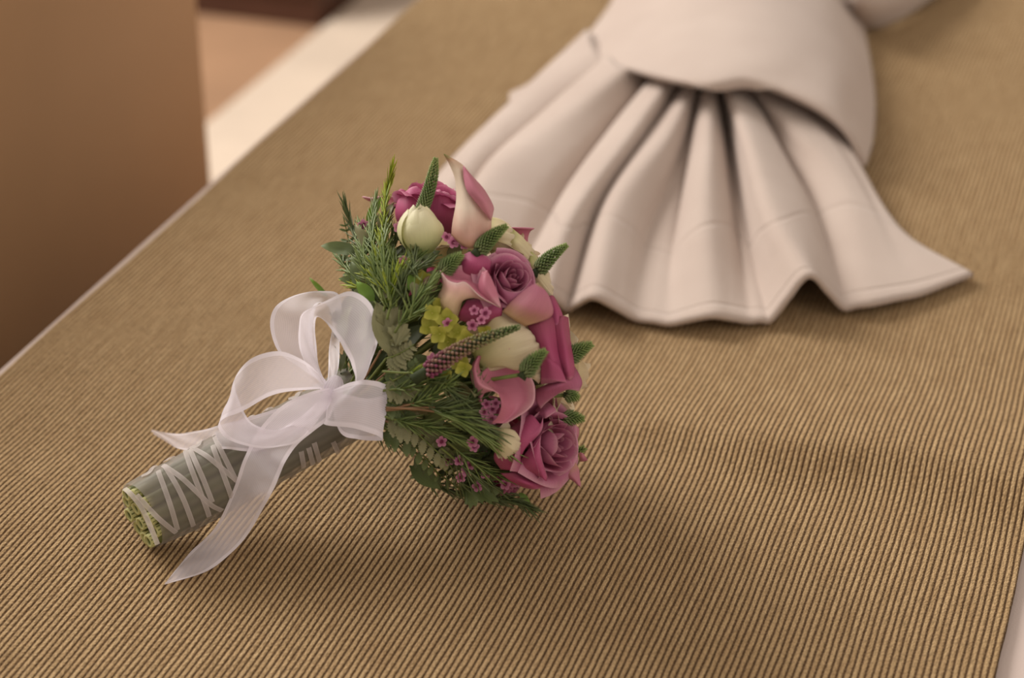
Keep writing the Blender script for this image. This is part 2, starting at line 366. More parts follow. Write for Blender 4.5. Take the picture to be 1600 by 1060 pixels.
nr = int(round((EDGE_R-EDGE_L)/PITCHR)); seg = 6
uu = np.concatenate([np.linspace(0.55, 1.7, 330), np.linspace(1.705, 2.75, 110)])
vi = np.arange(nr*seg+1)/seg
VV, UU = np.meshgrid(vi, uu)
wob = 0.00030*np.sin(UU*38+VV*0.11)+0.00010*np.sin(UU*150+VV*1.7)+0.00005*np.sin(UU*700+VV*2.3)
base = EDGE_L+VV*PITCHR+wob+0.004*np.sin(UU*6+1.0)*0.4
amp = 0.00105
rib = amp*np.sqrt(np.abs(np.sin(PI*VV)))
rib *= 1+0.10*np.sin(UU*900+VV*3)
H = relief(UU, base)+rib
X = UU*math.sin(AZ)+base*math.cos(AZ); Y = UU*math.cos(AZ)-base*math.sin(AZ)
co = np.stack([X, Y, H+BZ], -1).reshape(-1, 3)
nv_, nu_ = VV.shape[1], VV.shape[0]
me = bpy.data.meshes.new('bed_runner')
a = (np.arange(nu_-1)[:, None]*nv_+np.arange(nv_-1)[None, :]).ravel()
quads = np.stack([a, a+1, a+nv_+1, a+nv_], -1)[:, ::-1]
# side and end skirts so the cloth has thickness
me.vertices.add(len(co)+2*nu_)
skl = co.reshape(nu_, nv_, 3)[:, 0].copy(); skl[:, 2] = BZ-0.0085
skr = co.reshape(nu_, nv_, 3)[:, -1].copy(); skr[:, 2] = BZ-0.0085
allco = np.concatenate([co, skl, skr])
me.vertices.foreach_set('co', allco.ravel())
b0 = len(co); k = np.arange(nu_-1)
ql = np.stack([k*nv_, (k+1)*nv_, b0+k+1, b0+k], -1)
qr = np.stack([b0+nu_+k, b0+nu_+k+1, (k+1)*nv_+nv_-1, k*nv_+nv_-1], -1)
qb = np.stack([b0+k, b0+k+1, b0+nu_+k+1, b0+nu_+k], -1)
quads = np.concatenate([quads, ql, qr, qb]).astype(np.int32)
me.loops.add(quads.size); me.loops.foreach_set('vertex_index', quads.ravel())
me.polygons.add(len(quads)); me.polygons.foreach_set('loop_start', np.arange(0, quads.size, 4, dtype=np.int32))
me.update(calc_edges=True)
ul = me.uv_layers.new(name='UVMap')
uvv = np.concatenate([np.stack([VV, UU], -1).reshape(-1, 2), np.stack([np.zeros(nu_)+.5, uu], -1), np.stack([np.zeros(nu_)+.5, uu], -1)])
ul.data.foreach_set('uv', uvv[quads.ravel()].astype(np.float32).ravel())
me.polygons.foreach_set('use_smooth', np.ones(len(quads), dtype=bool))
rn = link('bed_runner', me, M['runner'])
tag(rn, 'brown ribbed chenille runner spread over the white bed', 'bed runner')
def ground_np(A):
    x, y = A[..., 0], A[..., 1]
    return BZ+amp+relief(x*math.sin(AZ)+y*math.cos(AZ), x*math.cos(AZ)-y*math.sin(AZ))
def ground(p):
    u, v = toUV(p); return BZ+float(relief(np.array(u), np.array(v)))+amp

# ------------------------------------------------------------------ folded towel
tw = empty_at('folded_towel', Pz(1130, 300, 0.004))
tag(tw, 'beige white towel folded like a dress with a pleated fan skirt, behind the bouquet', 'towel')
G = 0.0
lines = [
 [(918, 56, .006), (806, 162, .004), (712, 250, .003), (640, 335, .003)],
 [(928, 78, .026), (826, 160, .018), (738, 246, .016), (668, 345, .010)],
 [(944, 102, .024), (848, 190, .010), (750, 282, .007), (705, 375, .003)],
 [(972, 110, .046), (862, 200, .034), (760, 290, .030), (738, 410, .020)],
 [(1026, 126, .026), (948, 222, .013), (872, 322, .008), (800, 455, .003)],
 [(1044, 130, .048), (985, 212, .038), (892, 340, .031), (850, 462, .018)],
 [(1074, 137, .024), (1012, 226, .012), (936, 342, .007), (886, 488, .002)],
 [(1082, 139, .046), (1042, 212, .036), (962, 322, .030), (928, 470, .020)],
 [(1090, 140, .030), (1060, 244, .016), (1008, 370, .007), (992, 503, .002)],
 [(1097, 140, .028), (1078, 255, .010), (1056, 385, .006), (1046, 511, .002)],
 [(1108, 140, .046), (1107, 228, .036), (1103, 335, .027), (1112, 499, .010)],
 [(1120, 140, .020), (1130, 250, .002), (1146, 350, .002), (1168, 507, .002)],
 [(1125, 140, .024), (1147, 240, .008), (1172, 372, .006), (1206, 504, .002)],
 [(1138, 138, .050), (1170, 222, .044), (1208, 335, .036), (1264, 436, .031)],
 [(1160, 138, .026), (1206, 222, .014), (1268, 325, .008), (1316, 486, .003)],
 [(1180, 140, .046), (1246, 212, .034), (1318, 302, .020), (1364, 480, .005)],
 [(1228, 148, .040), (1300, 224, .026), (1362, 322, .013), (1438, 464, .003)],
 [(1280, 168, .020), (1338, 268, .006), (1402, 364, .004), (1519, 433, .003)],
]
arr = np.array([[tuple(Pz(x, y, z+G)) for x, y, z in ln] for ln in lines])
# a soft shoulder on each side of every valley: rounded rolls, narrow valleys
full = [arr[0]]
for i in range(len(arr)-1):
    a_, b_ = arr[i], arr[i+1]; f = np.array([.30, .30, .36, .48])[:, None]; g = np.array([.66, .66, .60, .5])
    if a_[:3, 2].mean() < b_[:3, 2].mean():
        m_ = a_+(b_-a_)*f; m_[:, 2] = a_[:, 2]+(b_[:, 2]-a_[:, 2])*g
    else:
        m_ = b_+(a_-b_)*f; m_[:, 2] = b_[:, 2]+(a_[:, 2]-b_[:, 2])*g
    full += [m_, b_]
arr = np.array(full)
NT, NS = 60, 300
a1 = crom(arr, NS)                         # across pleats
a2 = crom(np.swapaxes(a1, 0, 1), NT)       # along pleats -> (NT, NS, 3)
a2[..., 2] = np.maximum(a2[..., 2], ground_np(a2)+0.0006)
uvs = [(s/(NS-1), t/(NT-1)) for t in range(NT) for s in range(NS)]
sk = mesh_from('skirt', a2.reshape(-1, 3), grid_faces(NS, NT), uvs)
o = child('pleated_skirt', sk, M['towel'], tw)
md = o.modifiers.new('thick', 'SOLIDIFY'); md.thickness = 0.0035; md.offset = -1.0
arr = np.array([[tuple(Pz(x, y, z)) for x, y, z in r] for r in [
    [(930, 50, .004), (872, 100, .003), (830, 134, .003), (798, 150, .003)],
    [(935, 70, .022), (880, 118, .018), (835, 148, .012), (797, 158, .006)],
    [(940, 90, .020), (885, 136, .014), (838, 164, .008), (800, 170, .003)]]])
a1 = crom(np.swapaxes(arr, 0, 1), 16); a2 = crom(np.swapaxes(a1, 0, 1), 30)
a2 = np.swapaxes(a2, 0, 1); a2[..., 2] = np.maximum(a2[..., 2], ground_np(a2)+0.0006)
me = mesh_from('tucked_corner', a2.reshape(-1, 3), [f[::-1] for f in grid_faces(a2.shape[1], a2.shape[0])], [(0.5, 0.2)]*(a2.shape[0]*a2.shape[1]))
o = child('tucked_corner', me, M['towel'], tw)
md = o.modifiers.new('thick', 'SOLIDIFY'); md.thickness = 0.0035; md.offset = 1.0
# wrapped waist
rows = [
 [(978, -60, .004), (1010, -66, .034), (1070, -75, .060), (1130, -80, .070), (1190, -80, .072), (1245, -76, .064), (1290, -66, .046), (1318, -54, .026), (1324, -40, .004)],
 [(962, 4, .004), (1000, 4, .036), (1060, 2, .062), (1120, 0, .072), (1180, 0, .074), (1235, 2, .066), (1285, 4, .050), (1318, 10, .028), (1337, 16, .004)],
 [(922, 64, .006), (975, 66, .038), (1042, 76, .060), (1108, 84, .070), (1172, 86, .072), (1232, 90, .066), (1292, 98, .050), (1330, 112, .030), (1358, 132, .004)],
 [(932, 92, .018), (990, 106, .048), (1052, 120, .062), (1110, 128, .068), (1166, 124, .068), (1222, 136, .062), (1292, 162, .050), (1328, 192, .030), (1358, 212, .006)],
 [(946, 102, .028), (1000, 117, .054), (1058, 132, .062), (1110, 139, .065), (1160, 131, .065), (1214, 146, .060), (1284, 180, .048), (1322, 214, .034), (1345, 262, .010)],
]
arr = np.array([[tuple(Pz(x, y, z+G)) for x, y, z in r] for r in rows])
a1 = crom(np.swapaxes(arr, 0, 1), 90); a2 = crom(np.swapaxes(a1, 0, 1), 50)
a2[..., 2] = np.maximum(a2[..., 2], ground_np(a2)+0.0006)
uvs = [(s/89, 0.5*t/49) for t in range(50) for s in range(90)]
o = child('wrapped_waist', mesh_from('waist', a2.reshape(-1, 3), grid_faces(90, 50), uvs), M['towel'], tw)
md = o.modifiers.new('thick', 'SOLIDIFY'); md.thickness = 0.005; md.offset = -1.0
# sleeve-like roll at the upper right
rows = [[(1318, 10, .012), (1330, -10, .05), (1345, -40, .05), (1340, -70, .01)],
        [(1350, 40, .003), (1352, 0, .045), (1362, -40, .05), (1370, -80, .01)],
        [(1392, 32, .003), (1392, -6, .035), (1400, -46, .04), (1410, -84, .01)],
        [(1440, 4, .003), (1440, -28, .03), (1445, -64, .03), (1450, -96, .01)],
        [(1500, -40, .003), (1500, -64, .022), (1500, -90, .022), (1500, -110, .01)]]
arr = np.array([[tuple(Pz(x, y, z+G)) for x, y, z in r] for r in rows])
a1 = crom(np.swapaxes(arr, 0, 1), 24); a2 = crom(np.swapaxes(a1, 0, 1), 30)
a2[..., 2] = np.maximum(a2[..., 2], ground_np(a2)+0.0006)
o = child('rolled_sleeve', mesh_from('sleeve', a2.reshape(-1, 3), grid_faces(24, 30), [(0.5, 0.2)]*720), M['towel'], tw)
md = o.modifiers.new('thick', 'SOLIDIFY'); md.thickness = 0.004; md.offset = -1.0

# ------------------------------------------------------------------ bouquet: axis and body of revolution
HR = 0.0205
P0 = Pz(219, 808, HR+0.0035)
P1 = Pz(762, 520, 0.102)
AX = (P1-P0).normalized()
Lb = 0.0                                   # distance from P0 to the binding (nearest to px 548)
best = 9
for i in range(50, 200):
    p = P0+AX*(i*0.001); q = p-cam_loc; d = q.dot(FWD); x = 800+F*q.dot(RIGHT)/d
    if abs(x-545) < best: best = abs(x-545); Lb = i*0.001
BIND = P0+AX*Lb
bq = empty_at('flower_bouquet', Vector((P0.x, P0.y, BZ)))
tag(bq, 'bridal bouquet of mauve roses, pink calla lilies and greenery tied with a white ribbon', 'bouquet')
BL = bq.location.copy()
def bpart(name, me, mat, mw=None, parent=None):
    """part of the bouquet; mw is its world matrix (or None when the mesh is in world coordinates)"""
    m = Matrix.Translation(-BL) @ (mw if mw is not None else Matrix.Identity(4))
    return link(name, me, mat, bq, m)
prof_s = [-0.01, 0, .013, .03, .047, .077, .110, .135, .155, .168, .175]
prof_r = [.016, .020, .052, .070, .083, .091, .088, .074, .050, .026, 0.0]
def body_r(s): return float(np.interp(s, prof_s, prof_r, left=-1, right=-1))
DD = np.arange(0.95, 1.55, 0.001)
def S(px, py, inset=0.0):
    """where the view through a pixel first meets the head of the bouquet (inset shrinks it)"""
    r = rdir(px, py); P = np.array(cam_loc)[None]+np.array(r)[None]*DD[:, None]-np.array(BIND)[None]
    s = P@np.array(AX); rad = np.linalg.norm(P-s[:, None]*np.array(AX)[None], axis=1)
    R = np.interp(s, prof_s, prof_r, left=0, right=0)-inset
    e = rad-R; k = np.where(e < 0)[0]
    i = k[0] if len(k) else int(np.argmin(e + np.where((s < 0) | (s > .18), 0.1, 0)))
    return cam_loc+r*float(DD[i])
def radial(p):
    q = p-BIND; return (q-AX*q.dot(AX)).normalized()
def keep_up(p, c=0.003):
    p = p.copy(); p.z = max(p.z, ground(p)+c); return p

# ---- stems and handle
CUT = 0.42          # the stems were cut a little slantwise
def stem_bundle():
    spots = [(0.0055*math.cos(k*2.1), 0.0055*math.sin(k*2.1)) for k in range(3)]+[(0.0150*math.cos(k*2*PI/10+.2), 0.0150*math.sin(k*2*PI/10+.2)) for k in range(10)]
    x = AX.orthogonal().normalized(); y = AX.cross(x)
    for k, (a, b) in enumerate(spots):
        rr = random.uniform(0.0038, 0.0046)
        off = x*a+y*b; start = P0+off-AX*random.uniform(-0.001, 0.003)+AX*CUT*off.dot(-FWD)
        pts = [start, P0+off+AX*Lb*0.5, BIND+off*0.75]
        pts[0] = start+AX*0.002; mb = MB(); tube(mb, pts, rr, rr, 10, cap=False)
        st = bpart('cut_stem', mb.mesh('cut_stem'), M['cut_stem'])
        # cut end: pale rim, hollow dark middle
        mb = MB(); n = 12; V = []; UVs = []
        for q, (rf, ds, vv) in enumerate(((1.0, .0035, .6), (1.0, -.0003, 1), (.66, -.0002, 1), (.60, .0016, .25), (0.05, .0026, 0))):
            for i in range(n): d_ = (x*math.cos(2*PI*i/n)+y*math.sin(2*PI*i/n))*rr*rf; V.append(start+AX*(ds+CUT*d_.dot(-FWD))+d_); UVs.append((i/n, vv))
        mb.add(V, grid_faces(n, 5, True), UVs)
        link('pith', mb.mesh('pith'), M['cut_face'], st)
stem_bundle()
def hr(s): return HR*(1.0+0.06*math.sin(s*40))+0.0012*(s/Lb)
x0 = AX.orthogonal().normalized(); y0 = AX.cross(x0)
def cyl(s, a, e=0.0): return P0+AX*s+(x0*math.cos(a)+y0*math.sin(a))*(hr(s)+e+0.0004*math.sin(a*7+s*90))
V = []; UVs = []
for j in range(40):
    s = 0.001+(Lb+0.008)*j/39
    for i in range(41):
        a = 2*PI*i/40; sh = CUT*HR*(x0*math.cos(a)+y0*math.sin(a)).dot(-FWD)*max(0, 1-j/14)
        V.append(cyl(s+sh, a)); UVs.append((i/40, j/39))
wr = bpart('sheer_wrap', mesh_from('sheer_wrap', V, grid_faces(41, 40), UVs), M['wrap'])
tag(wr, 'sheer grey ribbon wound around the stems')
def cyl_hit(px, py, e):
    r = rdir(px, py); best = None
    for d in np.arange(1.1, 1.35, 0.0008):
        p = cam_loc+r*float(d); q = p-P0; s = q.dot(AX); rad = (q-AX*s).length
        if rad < hr(s)+e: return p, s
        if best is None or rad < best[0]: best = (rad, p, s)
    return best[1], best[2]
def band(points, wd=0.003, e=0.0009):
    """narrow ribbon over the handle, through the given pixels, then on round the back"""
    k = []
    for px, py in points:
        p, s = cyl_hit(px, py, e); q = p-P0; q = q-AX*q.dot(AX); k.append((s, math.atan2(q.dot(y0), q.dot(x0))))
    for i in range(1, len(k)):
        while k[i][1]-k[i-1][1] > PI: k[i] = (k[i][0], k[i][1]-2*PI)
        while k[i][1]-k[i-1][1] < -PI: k[i] = (k[i][0], k[i][1]+2*PI)
    return k
def band_mesh(k, wd, e):
    kk = crom(np.array(k), 14*(len(k)-1)+1)
    P = [cyl(s, a, e) for s, a in kk]; V = []; UVs = []
    for i, p in enumerate(P):
        t = (P[min(i+1, len(P)-1)]-P[max(i-1, 0)]).normalized(); q = p-P0; nrm = (q-AX*q.dot(AX)).normalized()
        sd = t.cross(nrm).normalized()
        for c in (-1, 0, 1): V.append(p+sd*(c*wd/2)+nrm*(0.0003 if c == 0 else 0)); UVs.append(((c+1)/2, i*0.05))
    return mesh_from('narrow_ribbon', V, grid_faces(3, len(P)), UVs)
def c8(x, y): return (160+x/3.42, 620+y/3.42)
bands = [[c8(118, 492), c8(200, 580), c8(250, 680), c8(292, 785)],
         [c8(185, 530), c8(290, 640), c8(392, 722)],
         [c8(300, 400), c8(350, 540), c8(400, 710)],
         [c8(335, 372), c8(420, 520), c8(485, 690)],
         [c8(325, 372), c8(440, 450), c8(560, 560), c8(640, 610)],
         [c8(445, 290), c8(500, 450), c8(570, 640)],
         [c8(470, 285), c8(530, 420), c8(585, 560)],
         [c8(490, 280), c8(610, 360), c8(720, 450)],
         [c8(600, 215), c8(660, 340), c8(715, 450)],
         [c8(590, 260), c8(640, 400), c8(690, 540)],
         [c8(1060, 290), c8(1075, 380)], [c8(1100, 270), c8(1125, 365)], [c8(1130, 245), c8(1160, 345)],
         [(520, 690), (530, 712)]]
for bd in bands:
    if len(bd) == 2: bd = [bd[0], ((bd[0][0]+bd[1][0])/2, (bd[0][1]+bd[1][1])/2), bd[1]]
    o = bpart('narrow_ribbon', band_mesh(band(bd), 0.0030, 0.0009+random.uniform(0, .0005)), M['narrow_ribbon'])
for j in range(7):      # round the back of the handle
    s = 0.012+j*0.016; a0 = band([(300, 700)])[0][1]
    k = [(s, a0), (s+0.006, a0-1.0 if j % 2 else a0+0.0), (s+0.010, a0-2.0 if j % 2 else a0-1.2), (s+0.014, a0-3.4)]
    bpart('narrow_ribbon', band_mesh([(q[0], q[1]) for q in k], 0.0036, 0.001), M['narrow_ribbon'])

# ---- the bow
c7 = lambda x, y: (320+x/3.3125, 430+y/3.3125)
D0 = 1.178
def strip(name, st, n=60, nw=9, cup=0.0, mat='organza'):
    """ribbon between two edges; each station = (xA, yA, xB, yB, depth A, depth B) in pixels and metres, or world point pairs"""
    A = []; B = []
    for q in st:
        if isinstance(q[0], Vector): A.append(tuple(q[0])); B.append(tuple(q[1]))
        else:
            xa, ya = q[0]; xb, yb = q[1]; A.append(tuple(Pd(xa, ya, D0+q[2]))); B.append(tuple(Pd(xb, yb, D0+q[3])))
    A = crom(A, n); B = crom(B, n); V = []; UVs = []
    for i in range(n):
        tdir = Vector(A[min(i+1, n-1)]+B[min(i+1, n-1)]-A[max(i-1, 0)]-B[max(i-1, 0)])
        wdir = Vector(B[i]-A[i]); nn = tdir.cross(wdir); nn = nn.normalized() if nn.length > 1e-9 else Vector((0, 0, 1))
        for j in range(nw):
            f = j/(nw-1); p = Vector(A[i])*(1-f)+Vector(B[i])*f
            p += nn*(cup*wdir.length*math.sin(PI*f)*math.sin(PI*i/(n-1))+0.0004*math.sin(f*9+i*0.5))
            p.z = max(p.z, ground(p)+0.0008)
            V.append(p); UVs.append((f, i/(n-1)))
    me = mesh_from(name, V, grid_faces(nw, n), UVs); me.materials.append(M[mat]); return me
def s7(xa, ya, xb, yb, da, db=None): return (c7(xa, ya), c7(xb, yb), da, da if db is None else db)
# knot
mb = MB(); kc = Pd(519, 611, D0)
n = 14
V = []; UVs = []
kx = camv(0.35, 1, 0.1); ky = camv(1, -0.3, 0.2); kz = kx.cross(ky)
for j in range(10):
    th = PI*j/9
    for i in range(n):
        a = 2*PI*i/n; rr = math.sin(th)*(1+0.12*math.sin(a*5))
        V.append(kc+kx*(0.0095*math.cos(th))+ky*(0.0058*rr*math.cos(a))+kz*(0.0058*rr*math.sin(a))); UVs.append((i/n, j/9))
mb.add(V, grid_faces(n, 10, True), UVs)
bow = bpart('ribbon_bow', mb.mesh('bow_knot'), M['organza']); tag(bow, 'white sheer organza bow with satin edges, tied round the stems')
def bowpart(name, me): 
    o = link(name, me, None, bow); o.matrix_local = Matrix.Identity(4); return o
bowpart('bow_loop', strip('loop_back', [
    s7(620, 560, 650, 580, 0.0), s7(480, 470, 600, 510, .012, .006), s7(380, 395, 575, 440, .014, .010), s7(338, 270, 558, 310, .012, .010), s7(362, 170, 566, 200, .014, .012),
    s7(450, 108, 590, 150, .024, .022), s7(600, 84, 640, 160, .036, .034), s7(700, 110, 660, 250, .042, .040), s7(700, 300, 640, 400, .040, .036), s7(690, 480, 640, 500, .02, .02), s7(650, 590, 630, 580, .002)]))
bowpart('bow_loop', strip('loop_top', [
    s7(600, 560, 640, 590, -.001), s7(530, 480, 600, 500, -.004, 0), s7(492, 380, 580, 400, -.006, .002), s7(486, 260, 572, 290, -.010, .0), s7(515, 192, 580, 215, -.016, -.008),
    s7(630, 132, 628, 250, -.024, -.020), s7(755, 84, 690, 330, -.028, -.028), s7(860, 150, 728, 400, -.026, -.032), s7(896, 290, 758, 460, -.022, -.030),
    s7(870, 430, 778, 530, -.016, -.022), s7(800, 560, 750, 590, -.010, -.012), s7(650, 590, 640, 620, -.003)], n=80))
bowpart('bow_loop', strip('loop_left', [
    s7(630, 580, 630, 610, -.002), s7(580, 500, 590, 590, -.010, -.004), s7(490, 430, 470, 600, -.018, -.010), s7(380, 395, 340, 625, -.020, -.014), s7(255, 425, 205, 700, -.016, -.016), s7(168, 505, 110, 740, -.010, -.018),
    s7(158, 590, 66, 780, .002, -.012), s7(190, 680, 120, 850, .004, -.010), s7(250, 770, 230, 888, -.004, -.012), s7(370, 800, 370, 892, -.010, -.014), s7(500, 730, 500, 850, -.010, -.014), s7(620, 620, 640, 680, -.004)], n=80))
bowpart('bow_loop', strip('loop_right', [
    s7(640, 600, 650, 640, -.002), s7(720, 570, 625, 740, -.014, -.014), s7(795, 545, 625, 776, -.024, -.018), s7(860, 545, 760, 792, -.028, -.022), s7(920, 560, 880, 826, -.026, -.020), s7(950, 580, 922, 852, -.018, -.014),
    s7(930, 620, 880, 858, -.008, -.006), s7(840, 640, 790, 850, -.002, -.002), s7(740, 620, 700, 815, -.002, -.006), s7(650, 610, 650, 650, -.002)], n=70))
# tails
def pt(px, py, z=None, d=None): return Pz(px, py, z) if z is not None else Pd(px, py, D0+d)
bowpart('bow_tail', strip('tail_front', [
    (pt(520, 605, d=-.004), pt(524, 622, d=-.004)), (pt(488, 612, d=-.010), pt(516, 652, d=-.010)), (pt(450, 628, d=-.012), pt(490, 674, d=-.012)), (pt(421, 652, d=-.010), pt(464, 696, d=-.008)),
    (pt(398, 682, d=-.004), pt(445, 724, d=-.002)), (pt(381, 718, z=.066), pt(432, 755, z=.058)), (pt(364, 766, z=.044), pt(412, 794, z=.036)), (pt(341, 817, z=.022), pt(384, 840, z=.016)),
    (pt(314, 848, z=.009), pt(352, 873, z=.006)), (pt(290, 871, z=.004), pt(310, 899, z=.003)), (pt(262, 908, z=.0025), pt(257, 913, z=.0025))], n=80, cup=0.04))
bowpart('bow_tail', strip('tail_back', [
    (pt(500, 612, d=.0), pt(510, 640, d=.0)), (pt(440, 636, d=-.002), pt(455, 680, d=-.004)), (pt(380, 655, d=.002), pt(402, 705, d=-.002)), (pt(345, 664, d=.008), pt(352, 702, d=.004)),
    (pt(308, 674, z=.034), pt(312, 704, z=.034)), (pt(272, 678, z=.016), pt(278, 701, z=.014)), (pt(236, 672, z=.004), pt(240, 678, z=.003))], n=60))

# ---- petals and flowers
def petal(ph, wid, r0, rm, rt, h, curl, z0=0.0, nu=9, nv=8, ruf=0.0, seed=0, spiral=0.06, pinch=0.0, drop=0.30):
    V = []; UVs = []; rd = random.Random(seed)
    p1, p2 = rd.random()*6, rd.random()*6
    for j in range(nv):
        v = j/(nv-1)
        r = (1-v)**2*r0+2*v*(1-v)*rm*1.25+v*v*rt
        z = h*(v**0.9)
        c = max(0, (v-0.62)/0.38)
        r += curl*c*c; z -= curl*0.55*c**3
        wv = wid*(0.42+0.58*math.sin(PI*min(1, 0.18+0.62*v)))
        for i in range(nu):
            u = -1+2*i/(nu-1)
            zz = z-h*(drop*abs(u)**3)*v
            rr = r*(1+spiral*u)+curl*0.35*c*abs(u)**2 
            a = ph+u*wv
            rf = ruf*v**3*(math.sin(u*7+p1)+0.6*math.sin(u*13+p2))
            rr += rf; zz += rf*0.6+0.03*v*math.sin(u*3+p1)
            rr -= pinch*c*abs(u)**2
            V.append((rr*math.cos(a), rr*math.sin(a), z0+zz)); UVs.append((i/(nu-1), v))
    return mesh_from('petal', V, grid_faces(nu, nv), UVs)
def rose_petals(seed, N=24, openness=1.0, ruf=0.0, center=True):
    out = []; rd = random.Random(seed)
    for i in range(N):
        k = i/(N-1); ph = i*2.39996+rd.uniform(-.15, .15)
        wid = 1.5-0.62*k
        rm = 0.07+0.70*k**0.85
        rt = 0.05+(0.72*openness)*k**1.15
        h = (0.86+0.18*math.sin(PI*min(1, k*1.25)))*(1.0-0.30*k*k*openness)
        curl = (0.03+0.26*k*k)*openness*rd.uniform(.8, 1.2)
        out.append(petal(ph, wid, 0.05+0.10*k, rm, rt, h*rd.uniform(.96, 1.03), curl, z0=0.02*(1-k), ruf=ruf*(0.3+k), seed=seed*100+i, spiral=0.07-0.02*k))
    return out
def calyx_mesh(r=0.26, stem=1.2):
    mb = MB(); prof = [(0.05, -stem), (0.06, -0.35), (0.10, -0.22), (r, -0.10), (r*1.05, 0.02), (r*0.7, 0.12)]
    V = []; UVs = []
    for rr, z in prof:
        for i in range(10): V.append((rr*math.cos(2*PI*i/10), rr*math.sin(2*PI*i/10), z)); UVs.append((i/10, .5))
    mb.add(V, grid_faces(10, len(prof), True), UVs)
    for k in range(5):   # sepals
        a = 2*PI*k/5; V = []; UVs = []
        for j in range(5):
            v = j/4; wv = 0.14*math.sin(PI*(0.15+0.85*v))+0.005; rr = r+0.22*v; z = -0.05+0.28*v-0.2*v*v
            for s in (-1, 0, 1):
                V.append((rr*math.cos(a)-s*wv*math.sin(a), rr*math.sin(a)+s*wv*math.cos(a), z)); UVs.append(((s+1)/2, v))
        mb.add(V, grid_faces(3, 5), UVs)
    return mb.mesh('calyx')
CAL = calyx_mesh()
ROSES = [rose_petals(3), rose_petals(5, 22, 0.8), rose_petals(9, 20, 1.15)]
CREAMS = [rose_petals(21, 18, 1.35, 0.05), rose_petals(23, 14, 1.0, 0.05)]
BUD = [petal(i*2.3999, 1.4-0.02*i, 0.12, 0.46+0.014*i, 0.05+0.024*i, 1.02-0.014*i, 0.0, seed=50+i, spiral=0.10, ruf=0.008, drop=0.08, nv=12) for i in range(9)]
for g, mt in ((ROSES, None), (CREAMS, M['cream']), ([BUD], M['bud'])):
    for lst in g:
        for me in lst:
            if mt: me.materials.append(mt)
def mat_copy(lst, mt):
    out = []
    for me in lst: c = me.copy(); c.materials.clear(); c.materials.append(mt); out.append(c)
    return out
ROSE_M = [mat_copy(l, M['rose']) for l in ROSES]; ROSE_D = [mat_copy(l, M['rose_deep']) for l in ROSES]
stem_targets = []
def flower(name, petals, center, n, size, roll=0.0, hgt=0.5, label=None, calm='leaf_mid'):
    """center = middle of the head, n = where it faces"""
    base = center-n*(size*hgt); 
    mw = frame(base, n, AX) @ Matrix.Rotation(roll, 4, 'Z') @ Matrix.Scale(size, 4)
    o = bpart(name, CAL, M[calm], mw)
    if label: tag(o, label)
    for pm in petals: link('petal', pm, None, o)
    stem_targets.append(base-n*size*0.5)
    return o
def calla(name, base, n, hint, L, R, mat, label=None, tip=0.5, flare=1.0, wrap=1.12, lean=0.0, low=0.34):
    z = n.normalized(); x = (hint-z*hint.dot(z)).normalized(); y = z.cross(x)
    V = []; UVs = []; nu, nv = 41, 18
    for j in range(nv):
        v = j/(nv-1)
        for i in range(nu):
            th = (-1+2*i/(nu-1))*PI*wrap
            c = (1+math.cos(th))/2                       # 1 on the tip side
            r = R*(0.13+0.42*v**0.8+0.45*flare*v**3.2)
            r *= 1+0.10*th/PI
            h = L*(0.04+v*(1-low*(1-c)*v))
            e = math.exp(-(th/0.42)**2)*v**4
            h += L*tip*e; r *= 1+0.55*e*flare
            edge = max(0, (v-0.86)/0.14)
            r += R*0.10*edge*flare; h -= L*0.03*edge*edge*(1-e)
            p = base+z*h+x*(r*math.cos(th)+lean*L*v*v)+y*(r*math.sin(th)*(1-0.35*e))
            V.append(p); UVs.append((i/(nu-1), v))
    me = mesh_from(name, V, grid_faces(nu, nv), UVs)
    o = bpart(name, me, M[mat])
    if label: tag(o, label)
    o2 = o.modifiers.new('thick', 'SOLIDIFY'); o2.thickness = 0.0006
    stem_targets.append(base.copy())
    return o
def on(px, py, out=0.0, inset=0.006):
    p = S(px, py, inset); return p


def patch(name, base, rows, mat, parent=None, zoom=(0, 0, 1), n=(22, 18), ruf=0.0, label=None, thick=0.0005, bulge=0.0):
    """curved petal through rows of control points (x, y read from the photograph, depth offset in mm)"""
    A = np.array([[tuple(Pd(zoom[0]+x/zoom[2], zoom[1]+y/zoom[2], base+0.001*d)) for x, y, d in r] for r in rows])
    a1 = crom(np.swapaxes(A, 0, 1), n[0]); a2 = crom(np.swapaxes(a1, 0, 1), n[1])
    nj, ni = a2.shape[:2]; V = a2.reshape(-1, 3).copy()
    if ruf:
        for j in range(nj):
            for i in range(ni):
                v = j/(nj-1); u = i/(ni-1); k = j*ni+i
                w_ = ruf*v**3*(math.sin(u*23+base*900)+0.7*math.sin(u*41+2))
                V[k] += np.array(-FWD)*w_*1.2+np.array(UP)*w_*0.6+np.array(RIGHT)*w_*0.5
    V[:, 2] = np.maximum(V[:, 2], ground_np(V)+.002)
    me = mesh_from(name, V, grid_faces(ni, nj), [(i/(ni-1), j/(nj-1)) for j in range(nj) for i in range(ni)])
    if parent is None:
        o = bpart(name, me, M[mat])
    else:
        o = link(name, me, M[mat], parent); o.matrix_basis = parent.matrix_basis.inverted() @ Matrix.Translation(-BL)
    if label: tag(o, label)
    md = o.modifiers.new('thick', 'SOLIDIFY'); md.thickness = thick; md.offset = 0
    return o
ZA = (660, 220, 3.5333); ZB = (700, 460, 4.4167); ZC = (720, 580, 4.818); ZD = (600, 240, 6.625)
